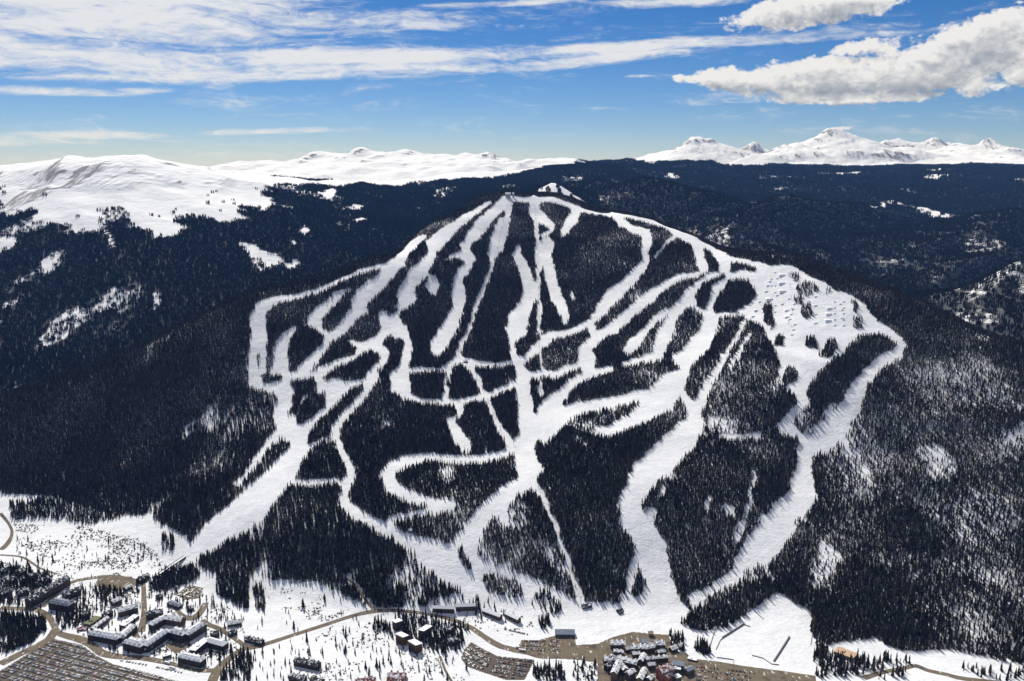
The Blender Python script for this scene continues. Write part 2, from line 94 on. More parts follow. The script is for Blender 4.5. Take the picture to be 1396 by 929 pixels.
RUNS = [
 [(-436,3339),(-565,3228),(-625,3141),(-667,3057),(-741,2970),(-791,2931),(-836,2888),(-844,2813),(-816,2703),(-791,2591),(-766,2516),(-710,2478),(-647,2432),(-631,2462),(-652,2508),(-711,2528),(-726,2552),(-738,2587),(-761,2699),(-787,2805),(-794,2838),(-774,2883),(-729,2931),(-656,3022),(-610,3093),(-554,3185),(-428,3300),(-429,3330)],
 [(-693,2786),(-721,2748),(-733,2685),(-722,2614),(-712,2557),(-698,2513),(-670,2444),(-660,2367),(-627,2282),(-591,2218),(-552,2216),(-559,2293),(-587,2330),(-606,2360),(-622,2432),(-636,2523),(-663,2566),(-674,2613),(-688,2673),(-682,2712),(-681,2771),(-685,2786)],
 [(-110,4191),(-192,4001),(-249,3825),(-306,3738),(-352,3632),(-329,3460),(-358,3342),(-389,3253),(-404,3166),(-408,3122),(-403,3063),(-429,2994),(-424,2964),(-411,2963),(-384,3036),(-350,3091),(-349,3149),(-338,3211),(-307,3281),(-292,3420),(-281,3514),(-258,3617),(-225,3751),(-171,3889),(-101,4145),(-102,4183)],
 [(-366,3730),(-432,3765),(-450,3699),(-449,3377),(-473,3269),(-497,3167),(-525,3070),(-545,3011),(-562,2940),(-587,2850),(-602,2766),(-620,2690),(-639,2601),(-654,2560),(-636,2509),(-608,2502),(-599,2551),(-581,2647),(-564,2720),(-545,2797),(-521,2895),(-492,2968),(-491,3040),(-458,3127),(-432,3218),(-404,3297),(-395,3433),(-380,3512),(-355,3682),(-359,3718)],
 [(-515,3168),(-545,3088),(-547,3008),(-542,2974),(-520,2954),(-507,2988),(-511,3017),(-519,3072),(-500,3146),(-504,3168)],
 [(-571,3084),(-616,3036),(-631,2973),(-659,2887),(-663,2795),(-606,2752),(-570,2746),(-563,2778),(-573,2811),(-604,2819),(-628,2853),(-618,2834),(-588,2920),(-582,2993),(-562,3065),(-565,3083)],
 [(-451,2950),(-420,2889),(-383,2837),(-352,2798),(-343,2731),(-343,2652),(-369,2584),(-352,2481),(-315,2428),(-296,2425),(-292,2475),(-298,2543),(-307,2573),(-316,2631),(-312,2722),(-326,2827),(-350,2935),(-395,2993),(-434,3012),(-455,2994)],
 [(-431,2913),(-451,2829),(-485,2776),(-515,2789),(-523,2772),(-515,2734),(-469,2678),(-420,2750),(-402,2873),(-412,2918)],
 [(-488,2741),(-505,2671),(-535,2635),(-554,2609),(-580,2581),(-573,2537),(-551,2519),(-535,2564),(-519,2587),(-486,2620),(-461,2683),(-469,2734)],
 [(-447,2759),(-423,2696),(-409,2687),(-422,2626),(-440,2560),(-468,2524),(-456,2456),(-421,2439),(-405,2505),(-396,2581),(-366,2661),(-395,2773),(-425,2831),(-449,2823)],
 [(-35,4313),(-76,4181),(-140,3940),(-185,3748),(-214,3584),(-199,3491),(-205,3397),(-218,3313),(-222,3221),(-213,3124),(-228,3025),(-246,2940),(-267,2833),(-253,2752),(-242,2715),(-230,2733),(-212,2775),(-196,2880),(-181,2982),(-168,3118),(-171,3243),(-184,3312),(-161,3375),(-144,3524),(-171,3588),(-140,3688),(-97,3859),(-39,4099),(-8,4253),(-11,4321)],
 [(-209,3568),(-230,3523),(-270,3407),(-303,3294),(-319,3199),(-288,3166),(-274,3167),(-270,3196),(-265,3234),(-282,3286),(-252,3365),(-210,3461),(-189,3512),(-190,3563)],
 [(-349,3141),(-397,3038),(-421,2995),(-417,2965),(-404,2958),(-384,3010),(-336,3117),(-339,3141)],
 [(-25,4240),(-42,3878),(-70,3705),(-98,3570),(-86,3516),(-111,3319),(-135,3166),(-154,2958),(-179,2779),(-184,2718),(-177,2687),(-169,2701),(-164,2762),(-139,2942),(-119,3153),(-94,3312),(-71,3517),(-68,3559),(-34,3693),(-15,3887),(4,4253),(-9,4277)],
 [(-52,3983),(-67,3920),(-95,3699),(-100,3580),(-93,3554),(-84,3575),(-64,3690),(-23,3905),(-20,3977),(-31,4020)],
 [(-15,4234),(42,4290),(92,4322),(190,4335),(264,4299),(318,4210),(374,4153),(444,4017),(457,4065),(460,4139),(382,4228),(332,4315),(275,4372),(197,4426),(94,4405),(43,4352),(-13,4336),(-25,4280)],
 [(84,4361),(78,4206),(105,4069),(148,4017),(171,3975),(189,3990),(193,4053),(174,4131),(148,4234),(130,4258),(131,4381),(109,4451)],
 [(99,4109),(99,3913),(97,3694),(92,3380),(89,3135),(85,2994),(80,2819),(80,2707),(77,2524),(84,2504),(91,2526),(95,2707),(96,2821),(101,2995),(106,3139),(111,3386),(117,3699),(120,3920),(118,4127),(108,4147)],
 [(298,4310),(259,4178),(226,4016),(214,3930),(218,3890),(231,3892),(252,3944),(295,4058),(330,4219),(328,4328)],
 [(174,3997),(126,3926),(124,3899),(131,3883),(179,3941),(183,3983)],
 [(133,3879),(115,3830),(105,3709),(127,3577),(134,3452),(144,3325),(163,3189),(171,3105),(179,3052),(187,3034),(196,3063),(206,3130),(204,3248),(186,3370),(178,3478),(172,3613),(166,3729),(180,3796),(179,3859),(162,3911)],
 [(220,3365),(223,3288),(232,3273),(241,3309),(229,3372),(224,3377)],
 [(22,3769),(-4,3659),(24,3549),(42,3423),(40,3348),(22,3227),(-14,3096),(-19,2970),(-13,2877),(-5,2773),(-1,2699),(19,2679),(33,2728),(19,2792),(8,2868),(48,2924),(55,3046),(74,3177),(94,3354),(85,3470),(66,3625),(35,3714),(34,3768),(30,3780)],
 [(445,4047),(455,4009),(464,3869),(508,3752),(539,3685),(529,3635),(516,3549),(516,3499),(475,3462),(422,3401),(365,3342),(317,3242),(299,3164),(282,3125),(234,3052),(182,3003),(131,2972),(86,2928),(43,2831),(14,2769),(17,2710),(42,2703),(66,2760),(108,2833),(136,2898),(183,2931),(239,2986),(290,3066),(316,3106),(346,3156),(392,3235),(444,3308),(497,3385),(539,3460),(544,3529),(569,3597),(584,3768),(529,3835),(496,3968),(495,4196),(477,4280),(452,4150)],
 [(675,3683),(622,3591),(558,3497),(557,3479),(562,3476),(625,3565),(676,3637),(683,3679)],
 [(469,4033),(557,3904),(607,3818),(646,3745),(674,3639),(707,3528),(709,3431),(696,3339),(696,3275),(705,3243),(722,3261),(740,3325),(771,3503),(761,3669),(720,3812),(677,3878),(643,4019),(574,4009),(482,4132),(473,4092)],
 [(721,3523),(761,3417),(756,3307),(765,3227),(786,3210),(807,3257),(829,3431),(806,3551),(759,3649),(731,3596)],
 [(798,3305),(857,3215),(904,3143),(916,3160),(918,3184),(870,3257),(817,3373),(805,3353)],
 [(694,3285),(623,3316),(573,3303),(520,3282),(474,3238),(411,3165),(376,3106),(314,3036),(276,2977),(249,2917),(220,2852),(212,2749),(212,2706),(228,2656),(255,2691),(268,2754),(265,2836),(270,2837),(291,2882),(324,2935),(390,3020),(428,3089),(488,3157),(530,3203),(578,3243),(621,3269),(690,3247),(698,3269)],
 [(267,3097),(262,2995),(268,2912),(283,2902),(297,2963),(290,3024),(290,3106),(279,3123)],
 [(775,3248),(726,3246),(686,3225),(629,3194),(582,3138),(530,3077),(483,2968),(442,2868),(410,2780),(402,2723),(415,2694),(474,2726),(526,2879),(562,3007),(598,3070),(651,3089),(700,3154),(729,3189),(772,3197),(783,3227)],
 [(548,3122),(501,3097),(448,3003),(393,2913),(361,2828),(358,2782),(373,2771),(409,2815),(465,2923),(514,3047),(552,3100),(554,3117)],
 [(772,3238),(741,3197),(706,3143),(674,3067),(677,3020),(697,3023),(726,3095),(765,3131),(791,3205),(789,3238)],
 [(631,3113),(648,3030),(642,2985),(624,2936),(579,2871),(551,2800),(517,2772),(498,2716),(504,2662),(551,2649),(602,2728),(657,2828),(698,2950),(683,3060),(655,3141),(638,3144)],
 [(663,3040),(646,2990),(658,2926),(689,2941),(698,3001),(688,3049)],
 [(782,3156),(824,3127),(844,3076),(867,3090),(873,3138),(843,3197),(790,3208),(779,3188)],
 [(688,2937),(701,2943),(750,2916),(789,2911),(799,2939),(794,2958),(756,2955),(707,2987),(688,2981),(683,2956)],
 [(348,2682),(410,2707),(464,2703),(477,2747),(473,2774),(415,2769),(349,2730),(344,2705)],
 [(1100,2642),(1113,2611),(1131,2572),(1141,2560),(1118,2546),(1063,2514),(994,2449),(939,2380),(896,2324),(841,2273),(805,2240),(774,2243),(741,2189),(763,2142),(817,2158),(873,2210),(928,2288),(964,2347),(1006,2403),(1064,2465),(1117,2495),(1165,2556),(1156,2603),(1140,2648),(1130,2683),(1111,2677)],
 [(754,2226),(733,2178),(716,2120),(681,2052),(669,2018),(633,1974),(587,1914),(538,1852),(488,1784),(456,1732),(401,1685),(364,1669),(354,1640),(366,1619),(406,1643),(469,1682),(521,1726),(578,1791),(624,1851),(666,1908),(722,1982),(731,2051),(750,2116),(760,2163),(786,2170),(789,2218)],
 [(618,2908),(573,2845),(528,2734),(511,2634),(454,2592),(409,2534),(362,2432),(313,2354),(268,2309),(220,2294),(211,2267),(217,2235),(268,2233),(319,2272),(378,2319),(448,2390),(486,2478),(528,2574),(558,2656),(591,2692),(632,2755),(650,2863)],
 [(413,2508),(376,2517),(326,2499),(265,2492),(203,2470),(148,2455),(94,2426),(46,2390),(37,2263),(83,2204),(119,2273),(160,2341),(205,2384),(262,2403),(322,2422),(370,2447),(397,2429),(417,2470)],
 [(313,2708),(245,2684),(187,2638),(142,2565),(100,2510),(72,2431),(85,2337),(120,2350),(137,2437),(161,2504),(199,2573),(247,2622),(311,2655),(319,2692)],
 [(38,2610),(105,2625),(145,2620),(178,2668),(221,2689),(229,2738),(218,2758),(174,2710),(143,2680),(107,2680),(38,2668),(31,2645)],
 [(32,2714),(8,2741),(10,2658),(12,2567),(15,2453),(18,2327),(18,2293),(8,2203),(9,2115),(10,2059),(15,2037),(-23,1990),(-56,1941),(-85,1893),(-105,1842),(-131,1816),(-117,1761),(-79,1760),(-69,1805),(-53,1851),(-28,1885),(2,1921),(44,1970),(68,2048),(61,2134),(52,2183),(80,2264),(70,2347),(61,2470),(54,2576),(54,2675),(39,2778),(0,2738),(11,2690)],
 [(40,2045),(66,2033),(80,2067),(74,2104),(47,2117),(34,2092)],
 [(42,2009),(49,1977),(68,1941),(90,1852),(103,1784),(121,1710),(134,1641),(139,1633),(143,1647),(132,1717),(115,1791),(100,1860),(78,1955),(62,2002),(60,2026),(48,2031)],
 [(-175,2737),(-196,2677),(-202,2566),(-202,2479),(-194,2455),(-188,2475),(-191,2563),(-184,2661),(-161,2693),(-163,2731)],
 [(-149,2682),(-105,2581),(-90,2510),(-64,2395),(-42,2277),(-12,2200),(15,2174),(28,2203),(23,2238),(1,2245),(-25,2310),(-52,2413),(-78,2531),(-94,2605),(-135,2717),(-147,2717)],
 [(-325,2574),(-272,2602),(-216,2613),(-164,2679),(-110,2669),(-45,2680),(-1,2705),(2,2731),(-4,2741),(-46,2715),(-109,2724),(-172,2748),(-222,2647),(-276,2638),(-332,2615),(-334,2597)],
 [(-300,2428),(-255,2415),(-190,2416),(-144,2427),(-87,2463),(-39,2496),(15,2561),(17,2597),(7,2610),(-47,2552),(-92,2506),(-149,2474),(-194,2464),(-257,2452),(-299,2478),(-307,2462)],
 [(-165,2438),(-152,2392),(-169,2344),(-167,2322),(-160,2318),(-134,2374),(-140,2456),(-156,2468)],
 [(-180,2335),(-167,2263),(-143,2188),(-125,2159),(-112,2156),(-108,2189),(-113,2230),(-140,2307),(-170,2352),(-178,2352)],
 [(11,2223),(-29,2179),(-79,2156),(-130,2151),(-182,2156),(-212,2162),(-265,2147),(-308,2106),(-323,2043),(-294,1958),(-246,1925),(-206,1919),(-165,1903),(-133,1893),(-126,1913),(-132,1929),(-165,1939),(-205,1957),(-242,1979),(-277,2016),(-287,2033),(-279,2036),(-248,2078),(-207,2119),(-180,2113),(-128,2105),(-76,2108),(-23,2133),(19,2173),(22,2211)],
 [(-149,1919),(-193,1907),(-233,1887),(-273,1876),(-275,1863),(-267,1846),(-229,1865),(-189,1885),(-145,1895),(-144,1912)],
 [(-649,2496),(-608,2489),(-568,2476),(-532,2410),(-480,2396),(-437,2403),(-406,2462),(-391,2547),(-399,2587),(-417,2588),(-441,2530),(-470,2514),(-497,2519),(-528,2527),(-568,2543),(-620,2555),(-663,2558),(-669,2532)],
 [(-513,2455),(-529,2388),(-550,2331),(-578,2281),(-578,2213),(-588,2161),(-604,2120),(-629,2063),(-652,2029),(-671,1997),(-690,1972),(-713,1929),(-727,1893),(-736,1869),(-748,1831),(-742,1814),(-732,1806),(-702,1819),(-678,1823),(-648,1840),(-616,1860),(-588,1876),(-567,1910),(-550,1953),(-536,2023),(-524,2078),(-516,2146),(-511,2195),(-492,2239),(-463,2308),(-454,2402),(-478,2463)],
 [(-631,2309),(-641,2284),(-660,2211),(-668,2132),(-683,2079),(-676,2058),(-668,2054),(-651,2107),(-640,2180),(-615,2243),(-606,2269),(-616,2299)],
 [(-582,2450),(-610,2381),(-606,2366),(-602,2364),(-574,2435),(-577,2449)],
 [(-424,2464),(-450,2370),(-473,2332),(-483,2278),(-466,2214),(-434,2137),(-409,2074),(-399,2058),(-412,2018),(-408,1963),(-385,1899),(-350,1859),(-305,1832),(-257,1802),(-212,1767),(-178,1727),(-152,1694),(-115,1674),(-76,1662),(-32,1646),(-16,1666),(-22,1693),(-63,1711),(-91,1741),(-118,1768),(-149,1797),(-199,1812),(-250,1838),(-301,1870),(-343,1902),(-367,1930),(-383,1969),(-386,1993),(-372,2044),(-392,2099),(-421,2158),(-453,2227),(-460,2265),(-455,2305),(-435,2344),(-410,2444),(-415,2464)],
 [(-526,2009),(-464,2001),(-416,2010),(-417,2032),(-424,2041),(-471,2032),(-533,2041),(-535,2031)],
 [(480,2361),(474,2327),(452,2317),(431,2272),(373,2195),(311,2105),(277,2014),(243,1931),(238,1856),(257,1808),(272,1774),(274,1746),(274,1707),(263,1672),(220,1639),(267,1529),(356,1609),(338,1673),(331,1718),(333,1764),(331,1810),(312,1857),(295,1888),(298,1912),(319,1960),(349,2006),(403,2081),(467,2166),(499,2236),(519,2316),(511,2378),(495,2392)],
 [(475,2478),(482,2407),(487,2342),(511,2346),(525,2399),(505,2438),(494,2501),(483,2504)],
 [(315,1906),(293,1878),(295,1853),(311,1857),(325,1895),(324,1908)],
 [(347,1985),(342,1951),(346,1939),(354,1957),(357,1988),(352,1993)],
 [(266,1781),(243,1720),(223,1658),(227,1641),(236,1650),(258,1713),(279,1777),(275,1786)],
 [(603,2086),(563,1987),(527,1905),(527,1890),(535,1899),(570,1981),(610,2082),(609,2090)],
 [(455,1961),(444,1918),(448,1904),(457,1920),(464,1962),(461,1967)],
 [(478,1913),(492,1895),(505,1907),(508,1927),(490,1938),(481,1931)],
 [(518,1890),(489,1830),(490,1813),(501,1822),(527,1886),(525,1894)],
 [(763,2883),(667,2706),(630,2632),(568,2526),(526,2431),(503,2377),(503,2343),(518,2349),(541,2403),(581,2493),(637,2591),(670,2674),(766,2861),(768,2881)],
 [(755,2778),(672,2627),(669,2602),(675,2605),(756,2759),(759,2777)],
 [(656,2240),(580,2231),(542,2231),(539,2225),(537,2207),(575,2205),(651,2219),(658,2234)],
 [(897,3180),(991,3135),(1026,3016),(1061,2911),(1099,2870),(1118,2809),(1120,2708),(1114,2631),(1041,2624),(980,2553),(887,2452),(824,2400),(814,2366),(808,2325),(766,2277),(748,2252),(761,2205),(703,2221),(701,2259),(771,2316),(775,2369),(757,2429),(784,2541),(791,2646),(802,2788),(770,2877),(768,2937),(812,2979),(835,3014),(846,3066),(840,3138)],
 [(-193,1733),(-124,1798),(-83,1802),(-72,1756),(-45,1736),(-2,1724),(49,1706),(90,1673),(127,1650),(147,1636),(200,1640),(252,1630),(415,1519),(3,1571),(-61,1652),(-99,1669),(-147,1702)],
]
ISLANDS = [
 ([(-626,2852),(-599,2953),(-571,3057),(-555,3046),(-549,2973),(-580,2804),(-610,2809)],0.97),
 ([(-694,2696),(-659,2799),(-597,2760),(-594,2729),(-644,2565),(-666,2571)],0.97),
 ([(-585,2576),(-569,2743),(-530,2768),(-490,2727),(-487,2684),(-564,2610)],0.97),
 ([(-543,2802),(-523,2907),(-473,2978),(-439,2926),(-450,2846),(-481,2779)],0.9),
 ([(-550,2522),(-515,2604),(-501,2604),(-511,2546),(-537,2507)],0.95),
 ([(-498,2510),(-461,2697),(-420,2709),(-405,2652),(-436,2603),(-434,2527)],0.95),
 ([(-421,2793),(-372,2848),(-353,2810),(-343,2692),(-368,2614),(-378,2633),(-380,2734)],0.97),
 ([(-403,2590),(-383,2594),(-367,2588),(-365,2533),(-387,2526)],0.97),
 ([(-432,3022),(-404,3046),(-397,3026),(-424,2985)],0.95),
 ([(-506,2996),(-441,3097),(-401,3093),(-405,3057),(-484,3003)],0.8),
 ([(-740,2555),(-679,2540),(-670,2518),(-728,2521)],0.97),
 ([(-648,2502),(-576,2517),(-563,2483),(-595,2437),(-596,2362),(-617,2358),(-619,2469)],0.95),
 ([(-593,2326),(-563,2425),(-534,2453),(-520,2383),(-578,2310)],0.9),
 ([(-539,2233),(-525,2296),(-496,2374),(-464,2454),(-435,2495),(-427,2465),(-461,2372),(-484,2284),(-482,2243),(-528,2207)],0.93),
 ([(-309,3291),(-270,3404),(-221,3460),(-185,3452),(-192,3414),(-254,3302),(-303,3279)],0.8),
 ([(-300,3453),(-255,3571),(-200,3577),(-208,3549),(-273,3442)],0.85),
 ([(-351,3160),(-343,3207),(-331,3203),(-327,3162)],0.9),
 ([(652,3135),(698,3188),(777,3214),(776,3188),(719,3167),(673,3036),(653,3079)],0.93),
 ([(756,3498),(771,3461),(768,3285),(754,3239),(724,3258),(738,3389)],0.95),
 ([(495,2788),(545,2889),(593,3048),(629,3073),(653,3012),(633,2932),(593,2880),(520,2762)],0.55),
 ([(395,2782),(448,2925),(493,3016),(549,3073),(494,2971),(452,2795),(401,2748)],0.55),
 ([(38,2705),(90,2794),(87,2686),(51,2677)],0.93),
 ([(9,2848),(63,2924),(103,2962),(38,2769),(16,2776)],0.93),
 ([(723,3054),(767,3130),(791,3163),(769,3099),(778,2972),(753,2944),(721,2990)],0.95),
 ([(844,2933),(862,2929),(840,2795),(822,2761),(814,2816)],0.9),
 ([(963,2980),(1018,2981),(1017,2917),(980,2889),(945,2916)],0.45),
 ([(965,3061),(989,3068),(987,3012),(957,3007)],0.4),
 ([(934,2913),(963,2898),(946,2854),(925,2873)],0.45),
 ([(939,2848),(967,2846),(961,2780),(930,2754),(926,2796)],0.55),
 ([(817,2701),(837,2701),(821,2626),(801,2635)],0.9),
 ([(895,2645),(923,2645),(906,2588),(886,2610)],0.8),
 ([(899,2535),(950,2619),(977,2620),(967,2577),(912,2505)],0.55),
 ([(769,2456),(808,2508),(813,2465),(796,2421),(762,2416)],0.95),
 ([(1093,2822),(1107,2829),(1090,2749),(1077,2744)],0.6),
 ([(1063,2723),(1092,2724),(1075,2667),(1048,2666)],0.5),
 ([(1032,2912),(1053,2917),(1041,2881),(1026,2885)],0.4),
 ([(747,2264),(773,2288),(798,2292),(786,2213),(765,2218),(748,2240)],0.5),
 ([(348,1613),(379,1645),(430,1677),(473,1700),(506,1711),(523,1689),(508,1657),(458,1607),(411,1562),(367,1550),(344,1565)],0.8),
 ([(474,1728),(533,1754),(552,1710),(505,1707)],0.35),
 ([(-64,1709),(-43,1715),(21,1694),(25,1659),(3,1653),(-49,1673)],0.75),
 ([(36,1681),(70,1675),(98,1629),(87,1611),(47,1638)],0.4),
 ([(-121,1777),(-104,1780),(-80,1727),(-94,1723)],0.9),
 ([(-160,1650),(-56,1650),(20,1593),(-11,1582),(-142,1612)],0.14),
 ([(53,1596),(72,1595),(70,1562),(52,1562)],0.5),
 ([(-776,2636),(-767,2636),(-755,2588),(-764,2589)],0.5),
]
VALLEY = [
 (-2300,2150),
 (-1337,2193),
 (-1211,2172),
 (-1093,2121),
 (-917,2056),
 (-793,1950),
 (-737,1898),
 (-713,1845),
 (-673,1788),
 (-620,1749),
 (-564,1750),
 (-500,1726),
 (-415,1717),
 (-367,1688),
 (-342,1671),
 (-290,1634),
 (-254,1623),
 (-173,1630),
 (-99,1671),
 (-61,1659),
 (49,1702),
 (121,1652),
 (200,1642),
 (249,1632),
 (367,1550),
 (434,1595),
 (541,1671),
 (589,1615),
 (567,1530),
 (589,1505),
 (679,1527),
 (716,1484),
 (809,1482),
 (916,1442),
 (885,1388),
 (2300,1400),
 (2300,900),
 (-2300,900),
]
GROVES = [
 ([(-931,1743),(-788,1775),(-615,1684),(-523,1600),(-502,1507),(-528,1421),(-685,1456),(-802,1507),(-878,1619)],0.14),
 ([(-1017,1621),(-924,1610),(-893,1561),(-898,1506),(-933,1472)],0.85),
 ([(-1280,2130),(-1204,2158),(-1093,2121),(-965,2128),(-931,2067),(-1038,2041),(-1162,2073),(-1239,2063)],0.6),
 ([(-777,1759),(-761,1808),(-700,1808),(-667,1772),(-694,1735),(-757,1717)],0.85),
 ([(-636,1778),(-556,1743),(-548,1702),(-527,1641),(-543,1636),(-568,1668),(-610,1697)],0.85),
 ([(-541,1717),(-521,1715),(-491,1628),(-513,1641)],0.6),
 ([(-713,1845),(-650,1846),(-581,1778),(-620,1749),(-666,1782)],0.7),
 ([(-885,1745),(-823,1746),(-788,1682),(-815,1657),(-852,1682)],0.55),
 ([(-922,1634),(-868,1676),(-821,1590),(-864,1561)],0.45),
 ([(-1152,1859),(-993,1790),(-944,1648),(-1031,1645)],0.4),
 ([(-537,1487),(-473,1477),(-454,1389),(-505,1389)],0.4),
 ([(-271,1603),(-237,1567),(-215,1505),(-232,1481),(-267,1555)],0.55),
 ([(-236,1613),(-142,1614),(-83,1581),(-92,1493),(-131,1468),(-166,1493),(-212,1530)],0.35),
 ([(-160,1541),(-129,1541),(-116,1456),(-146,1456)],0.85),
 ([(-140,1581),(-88,1576),(-89,1495),(-125,1505)],0.5),
 ([(-311,1581),(-219,1530),(-177,1408),(-251,1389),(-302,1456)],0.13),
 ([(-357,1531),(-282,1580),(-251,1389),(-353,1389),(-355,1456)],0.1),
 ([(-157,1468),(-75,1409),(-74,1388),(-137,1389)],0.14),
 ([(-398,1444),(-328,1456),(-289,1389),(-391,1388)],0.3),
 ([(42,1428),(81,1442),(98,1389),(34,1389)],0.6),
 ([(112,1456),(155,1441),(150,1388),(108,1389)],0.28),
 ([(164,1485),(329,1499),(313,1388),(155,1388)],0.12),
 ([(297,1535),(326,1540),(318,1480),(286,1475)],0.6),
 ([(340,1515),(368,1505),(356,1468),(334,1472)],0.8),
 ([(584,1564),(580,1480),(640,1461),(724,1455),(677,1393),(531,1405)],0.4),
 ([(607,1599),(710,1570),(678,1523),(592,1514)],0.45),
 ([(800,1436),(900,1415),(885,1388),(789,1389)],0.3),
 ([(-816,1925),(-787,1933),(-758,1868),(-789,1872)],0.5),
 ([(-1175,1962),(-1132,1973),(-1094,1907),(-1131,1896)],0.6),
 ([(-1217,1974),(-1031,1987),(-811,1899),(-776,1805),(-946,1775),(-1142,1841)],0.025),
 ([(-423,1704),(-324,1660),(-282,1580),(-489,1507),(-518,1560)],0.02),
 ([(-475,1507),(-311,1581),(-76,1444),(-74,1388),(-454,1389)],0.055),
]
SCRUB = [
 ([(-931,1743),(-788,1775),(-615,1684),(-523,1600),(-502,1507),(-528,1421),(-685,1456),(-802,1507),(-878,1619)],0.5),
 ([(-115,1653),(32,1608),(58,1532),(-81,1551)],0.12),
 ([(121,1444),(322,1467),(307,1388),(117,1389)],0.5),
 ([(-1221,2047),(-1057,2042),(-870,1941),(-766,1843),(-788,1775),(-938,1791),(-1143,1934)],0.55),
 ([(-518,1719),(-339,1663),(-315,1606),(-383,1585),(-439,1640),(-483,1641)],0.6),
 ([(-397,1586),(-196,1580),(-74,1388),(-378,1389)],0.22),
 ([(-889,1826),(-778,1854),(-763,1773),(-839,1746)],0.9),
 ([(-1152,1859),(-907,1793),(-808,1562),(-921,1604),(-1022,1630)],0.35),
 ([(-148,1592),(-83,1581),(-92,1493),(-134,1506)],0.5),
 ([(-849,1575),(-598,1469),(-595,1444),(-789,1507)],0.25),
]
ZONES = [
 ([(-1272,2736),(-832,2855),(-652,2126),(-767,1944),(-1074,2121),(-1241,2232)],1.3),
 ([(-612,1889),(-295,1888),(-149,1700),(-292,1646),(-559,1754)],1.3),
 ([(78,2156),(413,2384),(274,1931),(224,1648),(95,1725)],1.25),
 ([(723,1955),(903,1858),(1131,1839),(1039,1666),(834,1694),(679,1772)],0.74),
 ([(721,1676),(1039,1666),(948,1500),(702,1550)],0.85),
 ([(-2242,3797),(-1166,2769),(-849,2496),(-839,2149),(-1393,2298)],1.4),
 ([(806,2217),(1157,2525),(1444,2442),(1131,1839),(903,1858),(723,1955)],0.6),
 ([(563,2635),(740,2820),(774,2519),(678,2237),(507,2247)],0.5),
 ([(533,3072),(602,3098),(595,2948),(486,2776)],0.4),
 ([(302,2700),(404,2773),(543,2706),(516,2621),(370,2526)],0.6),
 ([(-959,2718),(-846,2818),(-761,2532),(-667,2455),(-681,2267),(-817,2197)],0.9),
 ([(437,2471),(519,2406),(466,2288),(405,2336)],0.5),
 ([(-904,2465),(-763,2421),(-654,1975),(-736,2010)],0.7),
 ([(-30,1913),(108,2002),(169,1885),(130,1800)],0.8),
 ([(584,2244),(746,2205),(695,2094),(559,2139)],0.5),
 ([(290,2061),(411,2034),(328,1845),(293,1885)],0.6),
 ([(-624,2279),(-586,2268),(-623,1990),(-668,2011)],0.35),
]
ALPINE = [
 [(-2696,4706),(-2630,4806),(-2544,4825),(-2451,4741),(-2507,4597),(-2392,4571),(-2246,4522),(-2042,4369),(-2113,4578),(-2212,4764),(-2106,4800),(-1933,4559),(-1816,4447),(-1678,4366),(-1654,4518),(-1789,4676),(-1777,4829),(-1618,4786),(-1477,4754),(-1444,4901),(-1578,4992),(-1453,5159),(-1425,5308),(-1565,5639),(-1563,6036),(-1515,6482),(-1392,5796),(-1482,6891),(-1318,6518),(-1214,6742),(-1139,7134),(-882,7023),(-779,7598),(-494,7792),(13,7956),(413,8200),(412,8200),(-381,8125),(-1184,7400),(-1701,7050),(-2044,6325),(-2538,5720),(-3369,5948)],
 [(-5200,7300),(-900,7300),(-100,7700),(300,8300),(300,8900),(-5200,8900)],
]
CLIFFS = [
 [(-2551,5046),(-2569,5238),(-2542,5325),(-2466,5401),(-2440,5494),(-2411,5341),(-2450,5212),(-2466,5038)],
 [(-2779,4859),(-2781,5100),(-2666,5125),(-2554,5025),(-2642,4909),(-2688,4763)],
 [(-2246,5676),(-2201,5823),(-2136,5848),(-2137,5750)],
 [(-2789,5101),(-2826,5346),(-2718,5327),(-2638,5268),(-2713,5176)],
]
GLADES = [
 [(-1407,4536),(-1320,4528),(-1202,4454),(-1130,4366),(-1176,4324),(-1288,4370)],
 [(-1320,6081),(-1310,6530),(-1227,6373),(-1188,5811)],
 [(-2230,4195),(-2199,4204),(-2113,4050),(-2133,4036)],
 [(-1568,3811),(-1546,3831),(-1476,3687),(-1491,3662)],
 [(-1073,5826),(-1050,5996),(-986,5993),(-980,5802),(-1035,5689)],
 [(-962,5397),(-932,5541),(-889,5525),(-909,5317)],
 [(-1167,4683),(-1156,4738),(-1112,4628),(-1128,4596)],
 [(-1124,4370),(-1105,4476),(-1069,4464),(-1056,4359),(-1096,4312)],
 [(-1168,4822),(-1171,5018),(-1124,4952),(-1106,4831)],
 [(-2536,4407),(-2481,4440),(-2403,4317),(-2461,4263)],
 [(-2113,4578),(-1988,4404),(-1875,4218),(-1928,4260)],
 [(150,5420),(218,5420),(226,5745),(165,5745)],
 [(236,5420),(284,5420),(282,5745),(240,5745)],
 [(284,5735),(312,5740),(385,5420),(318,5420)],
 [(200,5680),(310,5680),(310,5760),(200,5760)],
 [(285,5755),(285,5700),(440,5460),(510,5480)],
]
